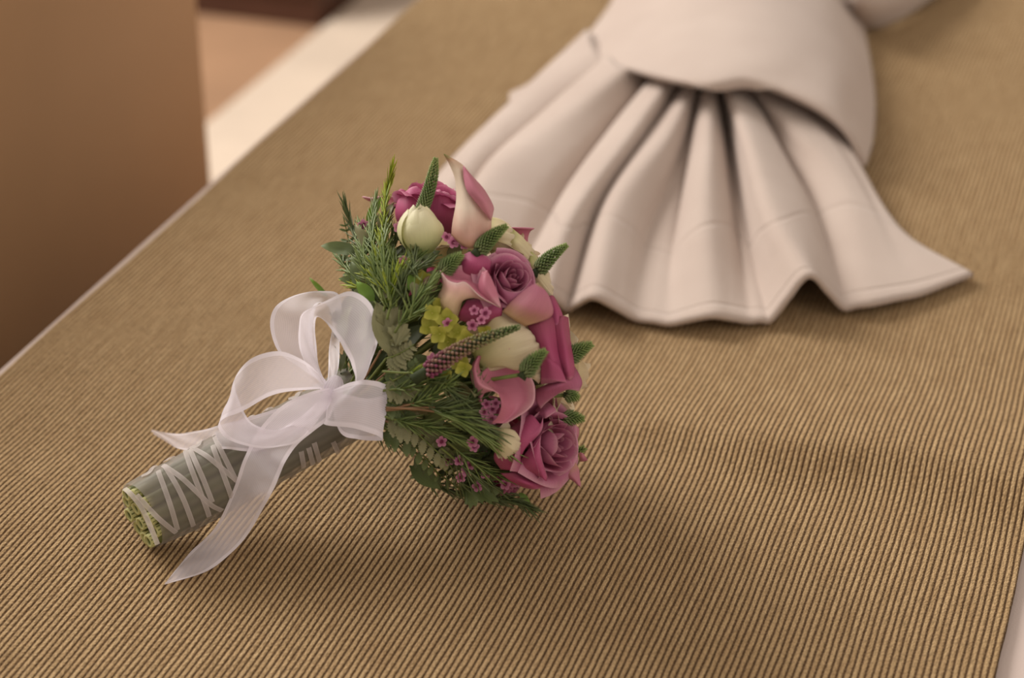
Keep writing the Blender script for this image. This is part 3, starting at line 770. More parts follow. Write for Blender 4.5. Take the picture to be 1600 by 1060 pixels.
# main roses
r2 = flower('rose', ROSE_M[0], Pd(795, 438, 1.150), camv(.42, .34, .84), .0205, 0.4, 0.5, 'mauve rose open toward the viewer')
patch('petal', 1.146, [[(200, 690, 4), (215, 740, 2), (300, 760, 0), (380, 740, 2)], [(205, 660, 2), (260, 680, -4), (320, 690, -4), (375, 700, 0)], [(215, 640, 4), (265, 614, 1), (335, 622, 0), (382, 665, 2)]], 'rose_deep', r2, ZA)
patch('petal', 1.141, [[(200, 990, 4), (320, 1020, 2), (430, 990, 4)], [(210, 940, 2), (320, 950, -2), (440, 950, 0)], [(245, 880, 4), (340, 870, 2), (440, 900, 2)]], 'rose_deep', r2, ZA)
patch('petal', 1.142, [[(420, 900, 6), (470, 960, 3), (530, 960, 3), (600, 890, 5)], [(410, 800, 2), (470, 870, -2), (540, 870, -2), (600, 800, 1)], [(400, 740, 3), (450, 820, -1), (540, 830, -1), (605, 760, 2)]], 'rose', r2, ZA)
patch('petal', 1.135, [[(440, 945, 4), (500, 985, 0), (565, 1025, 4)], [(500, 880, 3), (590, 925, -4), (712, 970, 5)], [(585, 810, 2), (640, 855, -2), (704, 872, 5)], [(638, 785, 3), (644, 790, 3), (655, 800, 4)]], 'blush', r2, ZA)
r3 = flower('rose', ROSE_D[1], Pd(858, 536, 1.172), camv(.93, .15, .30), .0240, 1.3, 0.5, 'magenta rose in profile at the right rim')
patch('petal', 1.144, [[(545, 215, 3), (640, 178, -1), (735, 150, 5)], [(590, 290, 0), (670, 290, -5), (748, 270, 0)], [(630, 380, 0), (695, 400, -6), (760, 400, -2)], [(640, 500, 2), (720, 500, -4), (790, 510, -1)], [(640, 620, 6), (730, 610, 0), (815, 590, 1)]], 'rose_deep', r3, ZB)
patch('petal', 1.146, [[(680, 20, 8), (720, 10, 8), (745, 40, 9)], [(700, 120, 4), (745, 100, 2), (785, 130, 7)], [(720, 230, 2), (770, 230, -1), (812, 240, 6)]], 'rose_deep', r3, ZB)
patch('petal', 1.143, [[(735, 170, 6), (790, 150, 4), (830, 160, 7)], [(748, 260, 1), (800, 280, -2), (845, 330, 7)], [(757, 400, 0), (820, 420, -4), (868, 470, 6)], [(780, 500, 1), (830, 520, -4), (870, 545, 4)], [(810, 590, 3), (840, 592, 1), (862, 575, 4)]], 'rose_deep', r3, ZB)
patch('petal', 1.142, [[(640, 400, 2), (690, 420, -2), (690, 425, 0)], [(650, 480, 1), (700, 480, -4), (770, 500, -3)], [(640, 600, 6), (730, 600, -1), (820, 610, -1)]], 'rose_deep', r3, ZB)
patch('petal', 1.148, [[(600, 660, 5), (690, 620, 1), (790, 560, 2), (868, 490, 6)], [(603, 690, 4), (700, 650, -4), (800, 610, -6), (900, 545, 5)], [(610, 745, 6), (700, 700, 0), (800, 655, -3), (925, 610, 5)], [(640, 790, 8), (700, 730, 3), (810, 660, 0), (905, 668, 5)]], 'rose', r3, ZB)
r4 = flower('rose', ROSE_M[0], Pd(856, 694, 1.172), camv(.74, .02, .66), .0285, 2.2, 0.5, 'mauve rose in profile near the runner')
patch('petal', 1.158, [[(300, 740, 12), (250, 640, 6), (330, 480, 4), (440, 380, 6)], [(360, 745, 8), (370, 620, -2), (450, 480, -4), (530, 330, 1)], [(405, 745, 6), (450, 620, -2), (520, 500, -4), (600, 400, 0)], [(410, 750, 5), (480, 590, 0), (605, 455, -1), (620, 340, 2)]], 'rose_deep', r4, ZC)
patch('petal', 1.160, [[(400, 740, 6), (480, 760, 3), (560, 790, 6)], [(500, 600, 0), (540, 690, -4), (610, 800, 0)], [(560, 520, -1), (580, 640, -6), (640, 830, 0)], [(605, 450, -1), (600, 620, -4), (650, 800, 2)]], 'rose_deep', r4, ZC)
patch('petal', 1.162, [[(560, 300, 4), (590, 260, 4), (660, 240, 5)], [(600, 330, 0), (640, 300, -3), (700, 270, 1)], [(620, 360, 1), (650, 350, -3), (720, 300, 1)]], 'rose', r4, ZC)
patch('petal', 1.166, [[(300, 770, 6), (420, 770, 2), (560, 800, 6)], [(380, 830, 6), (480, 840, -2), (600, 850, 4)], [(480, 880, 10), (560, 890, 4), (640, 870, 8)]], 'rose_deep', r4, ZC)
r1 = flower('rose', ROSE_D[2], Pd(676, 318, 1.196), camv(.20, .90, -.1), .0245, 0.2, 0.45, 'pink rose seen from behind at the top')
patch('petal', 1.180, [[(180, 800, 6), (260, 800, 2), (380, 800, 4)], [(120, 640, 4), (240, 620, -3), (400, 600, -2)], [(140, 500, 6), (260, 440, 1), (420, 420, 2)], [(200, 420, 10), (290, 350, 6), (400, 340, 8)]], 'rose_deep', r1, ZD)
patch('petal', 1.178, [[(450, 850, 8), (560, 860, 2), (690, 860, 6)], [(430, 650, 4), (580, 640, -4), (740, 650, 2)], [(430, 480, 6), (590, 480, -2), (760, 500, 4)], [(470, 360, 10), (590, 385, 4), (745, 450, 8)]], 'rose_deep', r1, ZD, ruf=.0004)
flower('rose', ROSE_D[1], keep_up(on(790, 748, inset=.020), .03), camv(.45, -.75, .2), .0220, 0.9, 0.5)
flower('rose', ROSE_D[0], on(775, 690, inset=.028), camv(.45, -.3, .75), .0240, 1.9, 0.55)
# cream flowers
w2 = flower('cream_rose', CREAMS[0], Pd(806, 402, 1.190), camv(.62, .62, -.1), .0240, 0.0, 0.5, 'cream ruffled rose behind the mauve one')
patch('petal', 1.168, [[(350, 600, 4), (340, 500, 2), (360, 420, 5)], [(440, 620, -1), (430, 520, -4), (420, 430, 3)], [(520, 640, 0), (510, 540, -2), (480, 455, 4)]], 'cream', w2, ZA, ruf=.0008)
patch('petal', 1.166, [[(440, 600, 4), (470, 520, 2), (490, 480, 5)], [(520, 660, 0), (540, 590, -4), (560, 540, 3)], [(610, 740, 2), (630, 680, -1), (610, 600, 5)]], 'cream', w2, ZA, ruf=.0008)
patch('petal', 1.160, [[(560, 720, 4), (590, 660, 2), (600, 610, 6)], [(620, 800, 0), (650, 740, -3), (650, 660, 4)], [(690, 880, 2), (722, 840, 1), (690, 710, 5)]], 'cream', w2, ZA, ruf=.0008)
w3 = flower('cream_rose', CREAMS[1], Pd(812, 540, 1.162), camv(.62, .25, .74), .0200, 1.0, 0.5, 'cream ruffled rose in the middle of the bouquet')
patch('petal', 1.140, [[(180, 340, 6), (170, 400, 4), (200, 470, 4), (240, 520, 6)], [(280, 200, 2), (310, 300, -3), (330, 410, -4), (370, 500, 0)], [(350, 125, 4), (420, 240, -4), (470, 370, -5), (500, 520, 0)], [(440, 140, 7), (530, 215, 2), (610, 320, 1), (640, 400, 3)]], 'cream', w3, ZB, ruf=.0006)
patch('petal', 1.146, [[(440, 400, 2), (470, 500, 1), (520, 560, 3)], [(560, 400, 0), (570, 500, -3), (580, 580, 0)], [(645, 400, 4), (655, 500, 2), (635, 610, 4)]], 'cream', w3, ZB, ruf=.0009)
patch('petal', 1.143, [[(200, 520, 4), (230, 430, 2), (260, 360, 2)], [(300, 530, 1), (330, 450, -3), (340, 380, -1)], [(420, 500, 2), (400, 460, -1), (360, 420, 0)]], 'cream', w3, ZB)
w4 = flower('cream_rose', CREAMS[1], Pd(795, 694, 1.160), camv(.45, -.25, .8), .0110, 2.0, 0.5, 'small cream flower low on the bouquet')
patch('petal', 1.149, [[(215, 520, 4), (230, 470, 2), (240, 430, 3)], [(280, 600, 0), (310, 510, -4), (320, 430, 0)], [(330, 660, 2), (390, 580, -3), (400, 450, 1)], [(345, 655, 4), (435, 590, 2), (445, 510, 3)]], 'cream', w4, ZC, ruf=.0007)
flower('cream_rose', CREAMS[0], on(866, 625, inset=.022), camv(.95, .1, .0), .0230, 2.6, 0.5)
flower('cream_bud', BUD, Pd(656, 366, 1.158), camv(-.06, .97, .24), .0290, 0.5, 0.45, 'closed cream green rosebud')
# the three big callas, petal by petal from the photograph
k1 = patch('calla_lily', 1.150, [[(160, 520, 5), (215, 575, 0), (265, 592, -2), (320, 585, 0), (378, 535, 5)], [(168, 450, 5), (215, 458, -3), (270, 463, -6), (325, 455, -2), (380, 445, 5)], [(188, 330, 5), (222, 335, -3), (265, 340, -5), (315, 345, -1), (385, 360, 6)],
     [(182, 215, 5), (200, 222, 0), (220, 226, -2), (245, 220, 0), (285, 212, 4)], [(150, 130, 4), (168, 132, 1), (185, 132, 0), (200, 130, 1), (222, 135, 3)], [(118, 74, 3), (120, 74, 3), (121, 75, 3), (122, 75, 3), (124, 76, 3)]], 'calla_white', None, ZA, (30, 30), label='tall pink and white calla lily at the top')
patch('calla_lip', 1.148, [[(224, 145, 0), (228, 140, 1), (232, 148, 2)], [(230, 215, -3), (262, 200, -4), (285, 208, 3)], [(248, 280, -6), (300, 272, -8), (342, 272, 4)], [(292, 335, -6), (345, 335, -8), (390, 360, 5)], [(345, 400, -3), (368, 405, -3), (388, 400, 5)], [(376, 440, 4), (376, 440, 4), (378, 438, 4)]], 'calla_lip', k1, ZA)
stem_targets.append(Pd(735, 392, 1.160))
k2 = patch('calla_lily', 1.136, [[(150, 1010, 10), (155, 1010, 9), (165, 1010, 8), (175, 1010, 9), (185, 1000, 10), (190, 990, 10)], [(86, 880, 8), (120, 900, 0), (165, 920, -2), (200, 905, 0), (215, 890, 3), (235, 865, 5)], [(112, 800, 5), (145, 830, -2), (195, 840, -5), (240, 845, -3), (300, 862, 0), (330, 880, 3)],
     [(97, 716, 4), (140, 768, -1), (190, 786, -4), (240, 782, -4), (320, 860, -5), (432, 922, -2)]], 'calla_cream', None, ZA, (40, 26), label='pale pink open calla lily beside the mauve rose')
patch('calla_inside', 1.139, [[(97, 716, 1), (140, 768, -3), (190, 784, -6), (240, 780, -6), (320, 856, -8), (432, 922, -5)], [(115, 722, 6), (165, 740, 6), (215, 750, 6), (270, 770, 5), (340, 820, 1), (425, 900, -4)], [(128, 738, 10), (165, 700, 8), (230, 686, 7), (300, 692, 6), (352, 718, 2), (432, 915, -5)]], 'calla_in', k2, ZA, (40, 20))
patch('calla_inside', 1.134, [[(330, 725, 3), (345, 722, 2), (357, 715, 1)], [(310, 800, 2), (345, 790, -3), (385, 770, 0)], [(340, 860, 0), (375, 850, -4), (412, 840, 0)], [(428, 920, 0), (430, 921, -1), (433, 918, 0)]], 'calla_in', k2, ZA)
stem_targets.append(Pd(708, 508, 1.150))
k3 = patch('calla_lily', 1.140, [[(228, 545, 0), (250, 602, -2), (300, 652, -4), (352, 695, -6), (368, 765, -6), (345, 840, -3), (298, 890, 0)], [(290, 500, 4), (330, 580, 5), (385, 650, 3), (425, 715, 1), (430, 780, -1), (395, 845, -1), (330, 890, 0)],
     [(410, 482, 4), (455, 560, 7), (500, 640, 6), (515, 715, 3), (490, 785, 1), (430, 850, 0), (372, 892, 0)], [(520, 518, -2), (572, 575, -2), (598, 650, -3), (592, 742, -4), (545, 802, -5), (468, 852, -4), (405, 890, -2)]], 'calla_in', None, ZB, (44, 26), label='mauve calla lily curling open toward the viewer')
patch('calla_lip', 1.139, [[(202, 428, 2), (215, 425, 0), (228, 430, 3)], [(163, 500, 1), (185, 495, -4), (212, 490, 1)], [(158, 560, 0), (192, 552, -6), (228, 545, 0)], [(176, 625, 0), (212, 615, -7), (252, 602, -2)], [(215, 686, 0), (262, 650, -7), (305, 650, -4)], [(300, 664, -3), (330, 672, -6), (352, 692, -5)]], 'calla_lip', k3, ZB, (16, 30))
patch('calla_lip', 1.139, [[(215, 680, 2), (235, 672, -1), (262, 664, -2)], [(210, 720, 4), (222, 720, 2), (236, 716, 2)], [(222, 755, 8), (230, 755, 7), (240, 752, 7)]], 'calla_lip', k3, ZB)
stem_targets.append(Pd(770, 664, 1.165))
# the far side, away from the camera
for k, (ang, s_, kind) in enumerate([(0.6, .10, 0), (1.5, .11, 1), (2.3, .09, 0), (1.1, .125, 0), (3.1, .10, 1), (0.2, .125, 1), (2.0, .125, 0)]):
    vy = -FWD; vx = (vy-AX*vy.dot(AX)).normalized(); vz = AX.cross(vx)
    rdv = -(vx*math.cos(ang-1.6)+vz*math.sin(ang-1.6)*1.0)
    p = BIND+AX*s_+rdv*(body_r(s_)-0.034); nn = (rdv*0.8+AX*(0.2 if s_ < .12 else 1.0)).normalized()
    p = keep_up(p, .026)
    flower('rose' if kind == 0 else 'cream_rose', (ROSE_D[k % 3] if kind == 0 else CREAMS[0]), p, nn, .0250, k)
# callas
calla('calla_lily', on(604, 334, inset=.012)+camv(0, 0, -1)*.03, camv(-.35, .9, -.2), camv(-1, .2, 0), .0130, .0070, 'calla', tip=0.3)
calla('calla_lily', on(826, 402, inset=.01)+camv(0, 0, -1)*.02, camv(-.35, .9, .0), camv(-.8, .5, 0), .0220, .0080, 'calla_dark', tip=0.4)
patch('calla_lily', 1.190, [[(735, 745, 2), (790, 700, 0), (850, 666, 2)], [(790, 795, 0), (830, 775, -3), (888, 740, 2)], [(850, 830, 0), (868, 825, -2), (893, 800, 1)], [(903, 880, 0), (905, 881, 0), (907, 882, 0)]], 'blush', None, ZC, label='small pink calla tip close to the runner')
patch('calla_lily', 1.192, [[(800, 400, 4), (800, 480, 2), (800, 580, 4)], [(850, 400, 0), (850, 470, -3), (835, 575, 0)], [(895, 440, 4), (892, 490, 2), (875, 540, 4)]], 'blush', None, ZC)
patch('calla_lily', 1.200, [[(880, 620, 2), (890, 650, 0), (890, 680, 2)], [(915, 620, 0), (920, 650, -2), (920, 680, 0)], [(950, 668, 2), (952, 670, 2), (953, 672, 2)]], 'calla_dark', None, ZC)
# ---- beaded flower spikes
def spike(p0, p1, r, mat, n=150, bead=0.0009, name='flower_spike', label=None, pointy=0.5, taper=2.2):
    p0 = Vector(p0); p1 = Vector(p1); ax = (p1-p0); L = ax.length; ax.normalize(); x = ax.orthogonal().normalized(); y = ax.cross(x)
    bend = x*0.05*L
    core = MB(); pts = [p0+ax*L*t+bend*math.sin(PI*t) for t in np.linspace(-0.15, 0.97, 8)]
    r *= 0.84; tube(core, pts, r*0.75, r*0.15, 8)
    o = bpart(name, core.mesh('spike_core'), M['spike_core']); 
    if label: tag(o, label)
    mb = MB()
    n = int(n*1.25)
    for k in range(n):
        t = (k+0.5)/n; a = k*2.39996
        rr = r*(1-t**taper*0.80)*(0.85+0.3*min(1, t*6)*0.5)
        bs = bead*(1.15-0.6*t)
        c = p0+ax*L*t+bend*math.sin(PI*t)
        rd = (x*math.cos(a)+y*math.sin(a)); up = (rd*0.75+ax*0.65).normalized(); s1 = up.orthogonal().normalized(); s2 = up.cross(s1)
        c = c+rd*rr*0.86; ln = bs*(1.7+pointy*2)
        V = [c-up*bs*0.6]+[c+(s1*math.cos(q*PI/2.5)+s2*math.sin(q*PI/2.5))*bs+up*bs*0.3 for q in range(5)]+[c+(s1*math.cos(q*PI/2.5+.6)+s2*math.sin(q*PI/2.5+.6))*bs*0.62+up*bs*1.1 for q in range(5)]+[c+up*ln]
        Fc = [(0, 1+(q+1) % 5, 1+q) for q in range(5)]+[(1+q, 1+(q+1) % 5, 6+(q+1) % 5, 6+q) for q in range(5)]+[(6+q, 6+(q+1) % 5, 11) for q in range(5)]
        mb.add(V, Fc, [(0.5, min(1, max(0, t+random.uniform(-.16, .16))))]*12)
    b = link('spike_buds', mb.mesh('spike_buds'), M[mat], o); b['kind'] = 'stuff'
    stem_targets.append(p0)
def sp(x0, y0, x1, y1, r, mat, n=140, back=0.0, ins=0.0, d1=0.0, **kw):
    a = S(x0, y0, ins)+FWD*(back-.005); dep = (a-cam_loc).dot(FWD)
    spike(a, Pd(x1, y1, dep+d1), r, mat, n, **kw)
spike(Pd(657, 334, 1.166), Pd(681, 247, 1.168), .0036, 'spike_green', 230, taper=5, label='upright green flower spike at the top')
sp(668, 580, 812, 511, .0054, 'spike_brown', 190, back=-.010, ins=-.004, d1=-.010, bead=.0012, pointy=0.05, label='long beaded flower spike turning from brown to green')
sp(748, 394, 792, 353, .0050, 'spike_green', 160, back=-.004)
sp(840, 424, 886, 383, .0046, 'spike_green', 150, back=.004)
sp(818, 584, 853, 548, .0044, 'spike_green', 120, back=-.016, pointy=1.2)
sp(888, 560, 925, 538, .0042, 'spike_green', 120, back=-.0, pointy=1.2)
sp(862, 735, 914, 700, .0048, 'spike_green', 130, back=-.004, pointy=1.2)
sp(880, 655, 912, 655, .0038, 'spike_green', 90, back=.01, pointy=1.2)
sp(884, 618, 904, 622, .0030, 'spike_green', 60, back=.01, pointy=1.2)
sp(690, 428, 722, 398, .0046, 'spike_green', 130, back=.0, pointy=1.2)
sp(668, 450, 684, 432, .0040, 'spike_brown', 80, back=.0)

# ---- small wax flowers
def wax_mesh():
    mb = MB()
    for k in range(5):
        a0 = k*2*PI/5; cx, cy = math.cos(a0)*0.62, math.sin(a0)*0.62
        V = [(cx, cy, 0.10)]; UVs = [(0.5, 0.6)]
        for i in range(9):
            a = 2*PI*i/9; rr = 0.40
            px_, py_ = cx+rr*math.cos(a), cy+rr*math.sin(a); d = math.hypot(px_, py_)
            V.append((px_, py_, 0.12+0.28*(d-0.4)**2+0.05*math.sin(a*3))); UVs.append((0.5, min(1, d)))
        mb.add(V, [(0, 1+i, 1+(i+1) % 9) for i in range(9)], UVs)
    V = []; UVs = []
    for (r_, z_) in ((0.06, -1.2), (0.18, -0.5), (0.42, -0.1), (0.40, 0.12), (0.22, 0.05), (0.05, 0.16)):
        for i in range(8): V.append((r_*math.cos(i*PI/4), r_*math.sin(i*PI/4), z_)); UVs.append((0.5, 0.0))
    mb.add(V, grid_faces(8, 6, True), UVs)
    return mb.mesh('wax_flower')
WAX = wax_mesh(); WAX.materials.append(M['wax'])
wc = MB(); 
for k in range(10):
    a = k*2*PI/10; c = Vector((0.26*math.cos(a), 0.26*math.sin(a), 0.2)); 
    V = [c+Vector(q)*0.06 for q in ((1, 0, 0), (0, 1, 0), (-1, 0, 0), (0, -1, 0), (0, 0, 1.6))]
    wc.add(V, [(0, 1, 4), (1, 2, 4), (2, 3, 4), (3, 0, 4)])
WAXC = wc.mesh('stamens', False); WAXC.materials.append(M['wax_center'])
def wax(px, py, n, r=.0034, d=-.004):
    p = S(px, py, 0)+FWD*d
    mw = frame(keep_up(p, .006), n) @ Matrix.Scale(r, 4)
    o = bpart('wax_flower', WAX, None, mw); link('stamens', WAXC, None, o)
for (x, y) in [(739, 508), (759, 490), (741, 485), (752, 500), (640, 412), (650, 408), (632, 409), (655, 415), (698, 372), (708, 380), (716, 376), (726, 384), (736, 380), (760, 632), (770, 640), (756, 644), (768, 654), (775, 630), (762, 660), (742, 698), (738, 690), (800, 548), (788, 546),
               (575, 355), (568, 352), (730, 735), (718, 720), (735, 726), (700, 720), (760, 740), (624, 356), (700, 505), (790, 756), (745, 760), (720, 745), (690, 690), (676, 560), (680, 590)]:
    wax(x, y, camv(random.uniform(-.4, .5), random.uniform(-.3, .6), 1.0), random.uniform(.0028, .0037), random.uniform(-.007, -.003))

# ---- leaves
def leaf_mesh(L=1.0, W=0.32, fold=0.18, bend=0.25, teeth=0, nl=9):
    V = []; UVs = []
    for j in range(nl):
        t = j/(nl-1); wv = W*0.5*math.sin(PI*t**0.85)**0.8+0.006
        if teeth: wv *= 1+teeth*(0.22 if j % 2 else -0.16)
        zc = bend*t*t
        for s in (-1, -0.5, 0, 0.5, 1):
            V.append((wv*s, L*t+ (abs(s)*0.03*L if teeth and j % 2 else 0), zc*-1+fold*abs(s)*wv*1.6+0.03*math.sin(t*9+s))); UVs.append(((s+1)/2, t))
    return mesh_from('leaf', V, grid_faces(5, nl), UVs)
def broad_mesh():          # toothed geranium-like leaf
    V = [(0, 0, 0)]; UVs = [(0.5, 0)]; n = 34
    for i in range(n+1):
        a = -2.5+5.0*i/n; rr = 0.52*(0.72+0.28*math.cos(a*1.0))*(1+0.10*(1 if i % 2 else -1))*(1+0.10*math.cos(a*5))
        for q in (0.5, 1.0):
            V.append((math.sin(a)*rr*q, 0.40+math.cos(a)*rr*q if q == 1 else 0.3+math.cos(a)*rr*q, 0.10*q*math.cos(a*5)+0.08*q*q)); UVs.append((0.5+0.5*math.sin(a)*q, 0.5+0.5*q*math.cos(a)))
    Fc = []
    for i in range(n): Fc += [(0, 1+2*i, 3+2*i), (1+2*i, 2+2*i, 4+2*i, 3+2*i)]
    return mesh_from('leaf', V, Fc, UVs)
def mats(me, names):
    out = {}
    for nm in names:
        c = me.copy(); c.materials.append(M[nm]); out[nm] = c
    return out
LM = ['leaf_fresh', 'leaf_mid', 'leaf_olive', 'leaf_dark']
LEAF = {'lance': mats(leaf_mesh(), LM), 'wide': mats(leaf_mesh(1, .5, .12, .3), LM), 'tooth': mats(leaf_mesh(1, .5, .15, .3, 1, 15), LM), 'broad': mats(broad_mesh(), LM), 'narrow': mats(leaf_mesh(1, .18, .25, .3), LM)}
def leaf(kind, mat, p0, p1, face=None, name='leaf', parent=None):
    p0 = Vector(p0); p1 = Vector(p1); d = p1-p0; L = d.length; y = d.normalized()
    f = face if face is not None else camv(random.uniform(-.5, .5), random.uniform(-.2, .7), 1)
    z = (f-y*f.dot(y)); z = z.normalized() if z.length > 1e-3 else y.orthogonal().normalized(); x = y.cross(z)
    mw = Matrix(((x.x*L, y.x*L, z.x*L, p0.x), (x.y*L, y.y*L, z.y*L, p0.y), (x.z*L, y.z*L, z.z*L, p0.z), (0, 0, 0, 1)))
    return bpart(name, LEAF[kind][mat], None, mw)
def lf(kind, mat, x0, y0, x1, y1, d=-.002, d1=0.0, face=None):
    a = S(x0, y0, 0)+FWD*d; dep = (a-cam_loc).dot(FWD); b = Pd(x1, y1, dep+d1)
    return leaf(kind, mat, keep_up(a), keep_up(b), face)
# leaves picked out in the photograph
lf('lance', 'leaf_mid', 560, 392, 500, 380, .02)
lf('lance', 'leaf_fresh', 572, 345, 597, 308, .004)
lf('lance', 'leaf_olive', 592, 358, 612, 315, -.006)
lf('lance', 'leaf_mid', 585, 440, 528, 436, .02)
lf('wide', 'leaf_mid', 600, 450, 540, 470, .01)
lf('narrow', 'leaf_fresh', 505, 462, 482, 434, .03)
lf('wide', 'leaf_mid', 575, 455, 545, 410, .012)
lf('lance', 'leaf_fresh', 610, 470, 585, 430, -.002)
lf('wide', 'leaf_olive', 612, 555, 596, 470, -.006)
lf('broad', 'leaf_olive', 604, 532, 622, 478, -.004)
lf('broad', 'leaf_olive', 618, 545, 634, 502, -.008)
lf('tooth', 'leaf_olive', 612, 540, 640, 520, -.008)
lf('lance', 'leaf_mid', 640, 420, 690, 470, .0)
lf('wide', 'leaf_olive', 650, 470, 676, 420, -.002)
lf('lance', 'leaf_olive', 600, 470, 612, 440, -.008)
lf('wide', 'leaf_mid', 600, 430, 640, 390, .004)
lf('broad', 'leaf_olive', 604, 600, 640, 620, -.006)
lf('broad', 'leaf_mid', 618, 620, 660, 600, -.002)
lf('wide', 'leaf_olive', 655, 700, 690, 655, -.004)
lf('broad', 'leaf_olive', 612, 650, 640, 668, -.004)
lf('tooth', 'leaf_olive', 640, 675, 694, 690, -.006)
lf('wide', 'leaf_mid', 660, 590, 700, 545, .002)
lf('wide', 'leaf_mid', 640, 560, 690, 580, .002)
lf('broad', 'leaf_mid', 690, 610, 655, 625, .002)
lf('wide', 'leaf_mid', 640, 730, 690, 760, .004)
lf('lance', 'leaf_mid', 660, 740, 640, 748, .004)
lf('lance', 'leaf_fresh', 810, 770, 836, 796, .0)
for i in range(170):       # the mass of foliage below the flowers, all the way round
    a = random.uniform(0, 2*PI); s = random.uniform(0.004, 0.060) if i < 130 else random.uniform(.05, .10)
    xx = AX.orthogonal().normalized(); yy = AX.cross(xx); rd = xx*math.cos(a)+yy*math.sin(a)
    r_ = max(0.012, body_r(s)-random.uniform(.006, .026)-(.014 if i >= 130 else 0))
    p = BIND+AX*s+rd*r_; dr_ = (rd*0.8+AX*0.9+Vector((random.uniform(-.6, .6), random.uniform(-.6, .6), random.uniform(-.6, .6)))).normalized()
    q = p+dr_*random.uniform(.014, .030)
    if p.z < BZ+.004 or q.z < BZ+.004: p = keep_up(p, .005); q = keep_up(q, .004)
    if (q-p).length < .004: continue
    leaf(random.choice(['lance', 'wide', 'wide', 'tooth', 'broad']), random.choice(['leaf_mid', 'leaf_dark', 'leaf_dark', 'leaf_olive']), p, q, face=(rd+Vector((random.uniform(-.5, .5), random.uniform(-.5, .5), random.uniform(-.3, .5)))).normalized())

# fern fronds: a rachis with leaflets
def frond(path, n=9, size=.010, mat='leaf_olive', kind='tooth'):
    P = [Vector(p) for p in crom([tuple(p) for p in path], 14)]
    mb = MB(); tube(mb, P, .0007, .0003, 5); o = bpart('fern_frond', mb.mesh('rachis'), M['stem'])
    for k in range(n):
        t = 0.12+0.85*k/n; i = int(t*13); p = P[i]; tg = (P[min(i+1, 13)]-P[i]).normalized()
        nn = -FWD+Vector((0, 0, .4)); nn.normalize(); sd = tg.cross(nn).normalized()
        for s in (-1, 1):
            L = size*(1-0.75*t)*random.uniform(.85, 1.15); y = (sd*s+tg*0.7+nn*0.12).normalized()
            z = (nn-y*nn.dot(y)).normalized(); x = y.cross(z)
            mw = Matrix(((x.x*L, y.x*L, z.x*L, p.x-BL.x), (x.y*L, y.y*L, z.y*L, p.y-BL.y), (x.z*L, y.z*L, z.z*L, p.z-BL.z), (0, 0, 0, 1)))
            l = link('leaflet', LEAF[kind][mat], None, o); l.matrix_basis = o.matrix_basis.inverted() @ mw
def onp(pts, d=-.006): return [keep_up(S(x, y, 0)+FWD*(d+(q[0] if q else 0)), .004) for (x, y, *q) in pts]
frond(onp([(610, 590), (625, 605), (640, 612), (650, 608)]), 8, .012)
frond(onp([(606, 560), (618, 556), (634, 548), (648, 538)]), 8, .013)
frond(onp([(600, 600), (625, 590), (645, 575), (655, 565)]), 8, .011, 'leaf_mid')
frond(onp([(600, 650), (640, 668), (680, 702), (706, 730), (722, 778)]), 12, .013)
frond(onp([(596, 668), (640, 690), (680, 735), (690, 762)], 0), 9, .012, 'leaf_mid')
frond(onp([(606, 625), (622, 635), (636, 655), (642, 672)]), 8, .012, 'leaf_mid')
frond(onp([(560, 440), (548, 410), (540, 370), (532, 335)], .02), 9, .012, 'leaf_mid', 'lance')
frond(onp([(575, 450), (556, 425), (540, 400), (526, 385)], .018), 8, .013, 'leaf_mid', 'lance')
frond(onp([(590, 460), (575, 420), (565, 380), (560, 340)], .012), 9, .013, 'leaf_mid', 'lance')
frond(onp([(640, 700), (690, 745), (740, 775), (790, 785)], .004), 10, .010, 'leaf_dark', 'lance')

# needle sprigs
def sprig(path, mat='needle', n=46, nl=.012, ang=0.75, rs=.0006, stemmat='stem', t0=0.15, nw=.00065):
    P = [Vector(p) for p in crom([tuple(p) for p in path], 24)]
    mb = MB(); tube(mb, P, rs*1.3, rs*.6, 6); o = bpart('needle_sprig', mb.mesh('sprig_stem'), M[stemmat])
    mb = MB()
    for k in range(n):
        t = t0+(1-t0)*k/(n-1); f = t*23; i = min(22, int(f)); p = P[i].lerp(P[i+1], f-i); tg = (P[min(i+1, 23)]-P[max(i-1, 0)]).normalized()
        a = k*2.4+random.uniform(-.3, .3); x = tg.orthogonal().normalized(); y = tg.cross(x); rd = x*math.cos(a)+y*math.sin(a)
        L = nl*random.uniform(.75, 1.15)*(1-0.25*t); aa = ang*(1-0.55*t)*random.uniform(.8, 1.2)
        d = (tg*math.cos(aa)+rd*math.sin(aa)).normalized(); sd = d.cross(rd)
        sd = sd.normalized() if sd.length > 1e-3 else x; nn = sd.cross(d)
        V = []; UVs = []
        for j in range(5):
            q = j/4; c = p+d*L*q+tg*(L*0.18*q*q); c.z = max(c.z, ground(c)+.0015); wd = nw*(1.0 if j < 3 else (0.75 if j == 3 else 0.1))
            V += [c-sd*wd, c+nn*wd*0.6, c+sd*wd, c-nn*wd*0.4]; UVs += [(0, q)]*4
        mb.add(V, grid_faces(4, 5, True), UVs)
    b = link('needles', mb.mesh('needles'), M[mat], o); b['kind'] = 'stuff'
sprig(onp([(604, 470), (596, 400), (600, 330), (612, 272)], -.004), 'needle_lime', 60, .013, .55, t0=.4)
sprig(onp([(600, 470), (588, 420), (583, 370), (588, 318)], -.010), 'needle', 70, .015, .6, t0=.1)
sprig(onp([(604, 480), (570, 420), (575, 380), (586, 340)], -.006), 'needle', 50, .013, .6)
sprig(onp([(610, 470), (604, 430), (602, 380), (614, 330)], -.012), 'needle', 60, .014, .6)
sprig(onp([(585, 455), (560, 400), (548, 360), (535, 320)], .020), 'needle_dark', 50, .013, .6)
